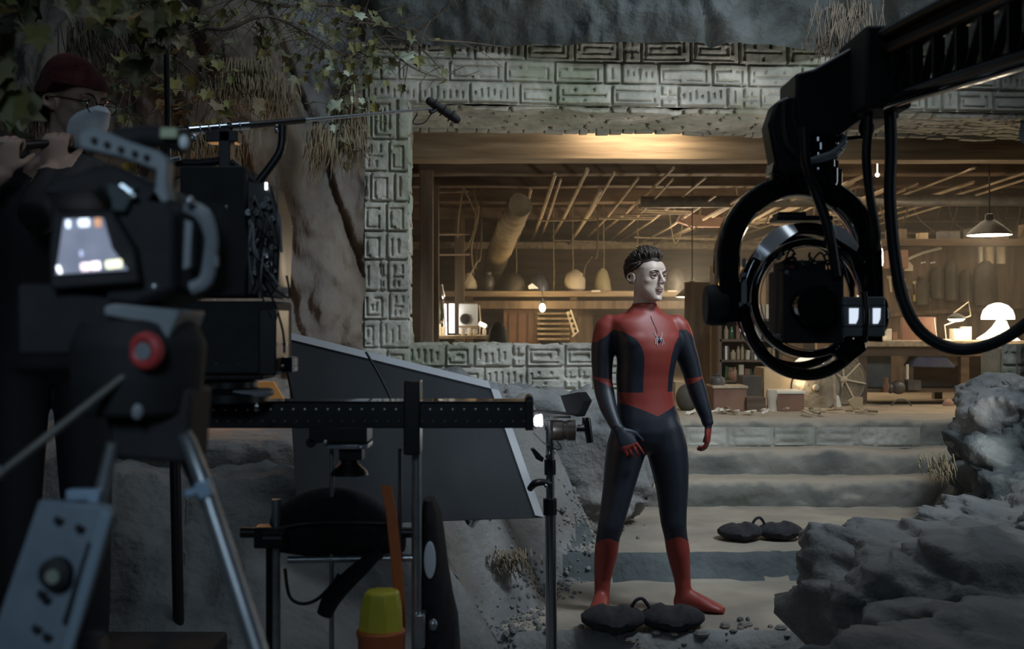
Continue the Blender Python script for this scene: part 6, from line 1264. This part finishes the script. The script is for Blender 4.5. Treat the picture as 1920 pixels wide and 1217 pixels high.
# rubble at the foot of the slope
rnd = random.Random(31); b = MB()
for k in range(800):
    y = rnd.uniform(4.75, 6.9); xb = float(np.interp(y, [4.0, 4.6, 5.2, 5.8, 6.3, 7.0, 7.7], [-.35, -.12, .0, .16, .36, .62, .86])); x = xb+rnd.gauss(.03, .07); z = ground_z(x, y); r = abs(rnd.gauss(.003, .006))+.003
    R = Matrix.Rotation(rnd.uniform(0, 3), 3, (rnd.random(), rnd.random(), rnd.random()+.1)); b.ell((x, y, z+r*.3), (r*rnd.uniform(.8, 1.6), r, r*.7), R, 6, 4)
for k in range(160):
    x, y = rnd.uniform(.2, 1.5), 4.97+rnd.gauss(0, .08); z = ground_z(x, y); r = abs(rnd.gauss(.006, .008))+.004; b.ell((x, y, z+r*.3), (r*rnd.uniform(.8, 1.6), r, r*.7), None, 6, 4)
o = b.build('rubble', M['rock'], smooth=False); tag(o, 'loose rubble strewn where the rock slope meets the sandy path', 'rubble', kind='stuff')
for k, (x, y, l) in enumerate(((1388, 1172, 'larger dark pebble right of the actor foot'), (1402, 1160, 'tiny dark pebble beside the larger one'))):
    q = P(x, y, 5.2); b = MB(); b.ell((q.x, 5.2, .012), (.016-.006*k, .013, .012)); tg(b, 'pebble', M['rock_dark'], l, 'pebble')
# ---- plants ----
def leafshape(b, c, R, s):
    pts = [(0, 0), (.28, -.12), (.5, .1), (.38, .38), (.55, .62), (.22, .66), (0, 1.05), (-.22, .66), (-.55, .62), (-.38, .38), (-.5, .1), (-.28, -.12)]
    vv = [c+R @ Vector((x*s, y*s, -.28*s*abs(x)-.15*s*y*y)) for x, y in pts]+[c+R @ Vector((0, .4*s, .03*s))]
    b.add(vv, [(i, (i+1) % 12, 12) for i in range(12)])
def vine(name, label, path, r, nleaf, size, mats, seed, spreadr=.12, cat='vine'):
    rnd = random.Random(seed); root = thing(name, label, cat, tuple(path[0]), 'ivy hanging over the cave mouth')
    b = MB(); b.tube(path, [r*(1-.6*i/(len(path)-1)) for i in range(len(path))], 6, 5); b.build('stem', M['twig'], root)
    for mi, mm in enumerate(mats):
        b = MB(); tw = MB()
        for k in range(nleaf//len(mats)):
            t = rnd.random()*(len(path)-1.001); i = int(t); p = Vector(path[i]).lerp(Vector(path[i+1]), t-i); q = p+Vector((rnd.gauss(0, spreadr), rnd.gauss(0, spreadr*.5), rnd.gauss(-spreadr*.4, spreadr*.8)))
            tw.tube([p, p.lerp(q, .5)+Vector((0, 0, .02)), q], .0018, 4, 2)
            yaw, pit, rol = rnd.uniform(-1.0, 1.0), rnd.uniform(-2.9, -1.1), rnd.uniform(-.7, .7); leafshape(b, q, Rz(yaw) @ Rx(pit) @ Ry(rol), size*rnd.uniform(.55, 1.25))
        f = b.build('foliage', M[mm], root, smooth=False); f['kind'] = 'stuff'; tw.build('twigs', M['twig'], f)
    return root
V3 = lambda *l: [P(x, y, Y) for x, y, Y in l]
vine('ivy_vine', 'out of focus leafy branch close to the camera along the left edge', V3((-70, -40, 2.2), (-5, 50, 2.25), (-25, 140, 2.3), (-25, 210, 2.35), (-60, 330, 2.4)), .008, 34, .075, ['leaf_y', 'leaf'], 1, .045)
vine('ivy_vine', 'leafy branch crossing the top left corner above the masked person', V3((-40, -30, 2.7), (80, -40, 2.8), (180, -25, 3.0), (260, 5, 3.1), (320, -20, 3.2)), .008, 44, .075, ['leaf', 'leaf_y'], 2, .055)
vine('ivy_vine', 'tuft of olive leaves hanging beside the top of the thin stand pole', V3((250, -30, 3.4), (268, 20, 3.4), (290, 60, 3.4)), .006, 20, .085, ['leaf'], 3, .06)
vine('ivy_vine', 'vine sagging from the top edge down to the pillar corner', V3((340, 40, 5.9), (420, 55, 5.85), (500, 30, 5.9), (590, 70, 6.2), (660, 110, 6.6), (740, 120, 6.9)), .012, 110, .065, ['leaf', 'leaf_y', 'leaf'], 4, .16)
vine('ivy_vine', 'vine along the very top centre left above the carved pillar', V3((420, -20, 6.0), (520, 10, 6.1), (620, 10, 6.3), (700, 40, 6.8), (780, 90, 6.95)), .012, 110, .06, ['leaf', 'leaf_y'], 5, .17)
vine('ivy_vine', 'yellowing vine clump on the rock right of the stand pole', V3((330, 110, 5.7), (380, 150, 5.7), (430, 190, 5.7)), .008, 70, .07, ['leaf_y', 'straw'], 6, .14)
vine('ivy_vine', 'thin vine dropping left of the carved pillar', V3((650, 90, 6.3), (640, 160, 6.3), (625, 220, 6.3), (660, 280, 6.4)), .008, 46, .065, ['leaf', 'leaf_pale'], 7, .08)
vine('ivy_vine', 'sparse dark vine hanging beside the head of the masked person', V3((220, 60, 5.2), (250, 130, 5.2), (240, 200, 5.2), (262, 250, 5.2)), .008, 40, .06, ['leaf', 'leaf_y'], 8, .12)
for k, (x, y, Y, s_, l) in enumerate(((632, 190, 6.2, .10, 'on the vine by the pillar'), (765, 100, 6.9, .10, 'over the pillar corner'), (731, 125, 6.95, .075, 'just left of the pillar corner'), (672, 25, 6.4, .075, 'at the top centre left'))):
    b = MB(); leafshape(b, P(x, y, Y), Rz(.3*k-.4) @ Rx(-2.2), s_); so_ = tg(b, 'pale_leaf', M['leaf_pale'], 'large pale green leaf '+l, 'leaf'); q = so_.modifiers.new('s', 'SOLIDIFY'); q.thickness = .0012
def twigs(label, pts_list, seed, r=.008, m='twig'):
    for k, pts in enumerate(pts_list):
        b = MB(); rn = random.Random(seed+k); P_ = V3(*pts); b.tube(P_, [r*(1-.7*i/(len(P_)-1)) for i in range(len(P_))], 6, 6)
        for q in range(6):
            i = rn.randrange(1, len(P_)); a = P_[i-1].lerp(P_[i], rn.random()); e = a+Vector((rn.gauss(0, .1), rn.gauss(0, .03), rn.gauss(-.05, .08))); b.tube([a, a.lerp(e, .5)+Vector((0, 0, .02)), e], [r*.45, r*.35, r*.12], 5, 4)
        tg(b, 'bare_root', M[m], label[k], 'root', 'bare roots over the portal corner')
twigs(['bare root arching over the left end of the lintel', 'bare root sagging across the first carved lintel blocks', 'thin bare root from the vine to the pillar top', 'bare root running up into the dark above the pillar', 'bare twig slanting over the lintel top edge'],
      [[(640, 40, 6.6), (700, 45, 6.8), (760, 60, 6.9), (800, 100, 7.0), (830, 130, 7.1), (870, 142, 7.15), (900, 132, 7.15)], [(700, 60, 6.8), (750, 110, 7.0), (790, 135, 7.1), (840, 150, 7.15)], [(560, 60, 6.4), (620, 100, 6.6), (680, 80, 6.8), (720, 95, 6.95)], [(780, 60, 6.9), (840, 10, 6.8), (850, -30, 6.7)], [(800, 75, 6.9), (880, 80, 7.0), (960, 90, 7.05)]], 50)
def straw(label, cx, cy, Y, wpx, lpx, n, seed, m='straw', slant=0, name='straw_tuft'):
    rn = random.Random(seed); b = MB()
    for k in range(n):
        x = cx+rn.gauss(0, wpx/2.4); y = cy+rn.uniform(-14, 14); ln = lpx*rn.uniform(.5, 1.15); bx = rn.gauss(slant, .16)
        b.tube([P(x, y, Y+rn.uniform(-.05, .05)), P(x+bx*ln*.4, y+ln*.5, Y-.08), P(x+bx*ln+rn.gauss(0, 3), y+ln, Y-.04+rn.uniform(-.05, .05))], [.004, .0035, .0008], 4, 3)
    o = tg(b, name, M[m], label, 'dry grass', 'dry grass tufts on the cave rock'); return o
straw('broad fringe of pale dry grass right of the stand pole', 450, 150, 5.75, 90, 62, 150, 1)
straw('orange-lit dry grass tuft directly above the cinema camera', 405, 250, 5.7, 70, 76, 130, 2)
straw('dry grass fringe next to the sagging vine', 525, 160, 5.9, 45, 76, 80, 3)
straw('long dry grass hanging against the edge of the carved pillar', 655, 190, 6.4, 36, 130, 100, 4)
straw('grey dry roots high above the masked person', 190, 45, 5.4, 90, 120, 180, 5, 'twig', .15)
straw('grey dry grass beside the vine left of the carved pillar', 600, 245, 6.2, 36, 84, 70, 6, 'straw', -.1)
straw('dark dry grass hanging behind the far left leaves', 60, 170, 5.2, 70, 90, 120, 7, 'twig')
straw('dry grass patch glowing orange beneath the near camera body', 310, 548, 5.7, 60, 34, 130, 8)
straw('dry grass just above the right end of the boom pole collars', 470, 120, 5.8, 60, 60, 90, 9)
straw('grey roots dangling from the overhang at the top right', 1590, 10, 6.8, 70, 80, 110, 10, 'rootgrey' if 'rootgrey' in M else 'twig')
straw('short dry roots over the crane head against the lintel', 1560, 70, 6.9, 60, 36, 70, 11, 'twig')
for l, x, y, Y, s_ in (('lower front of the rock slope near the stand', 955, 1040, 5.35, 12), ('rock slope by the small shiny clamp', 880, 910, 5.0, 20), ('rocks right of the steps', 1760, 860, 6.15, 16)):
    straw('thin dry grass growing on the '+l, x, y, Y, 40, 40, 50, s_, 'straw', .2)
b = MB(); b.prism([P(471, 716, 4.9), P(512, 716, 4.9), P(536, 756, 4.85), P(484, 752, 4.85)], (0, .03, 0)); tg(b, 'orange_light_patch', mat('orange_light_patch', (.55, .22, .05), (.62, .28, .07), rough=.8, scale=9), 'flat orange patch for warm light on the rock behind the slider camera base', 'card')  # added patch: warm light on the rock wall put into orange colour
b = MB(); b.prism([P(292, 706, 4.9), P(322, 704, 4.9), P(330, 722, 4.9), P(350, 730, 4.9), P(346, 762, 4.9), P(290, 756, 4.9)], (0, .04, 0)); tg(b, 'brown_light_patch', M['cardboard'], 'ragged brown patch for warm light on the rock below the red tripod knob', 'paper')  # added patch: warm-lit rock imitated by a brown sheet
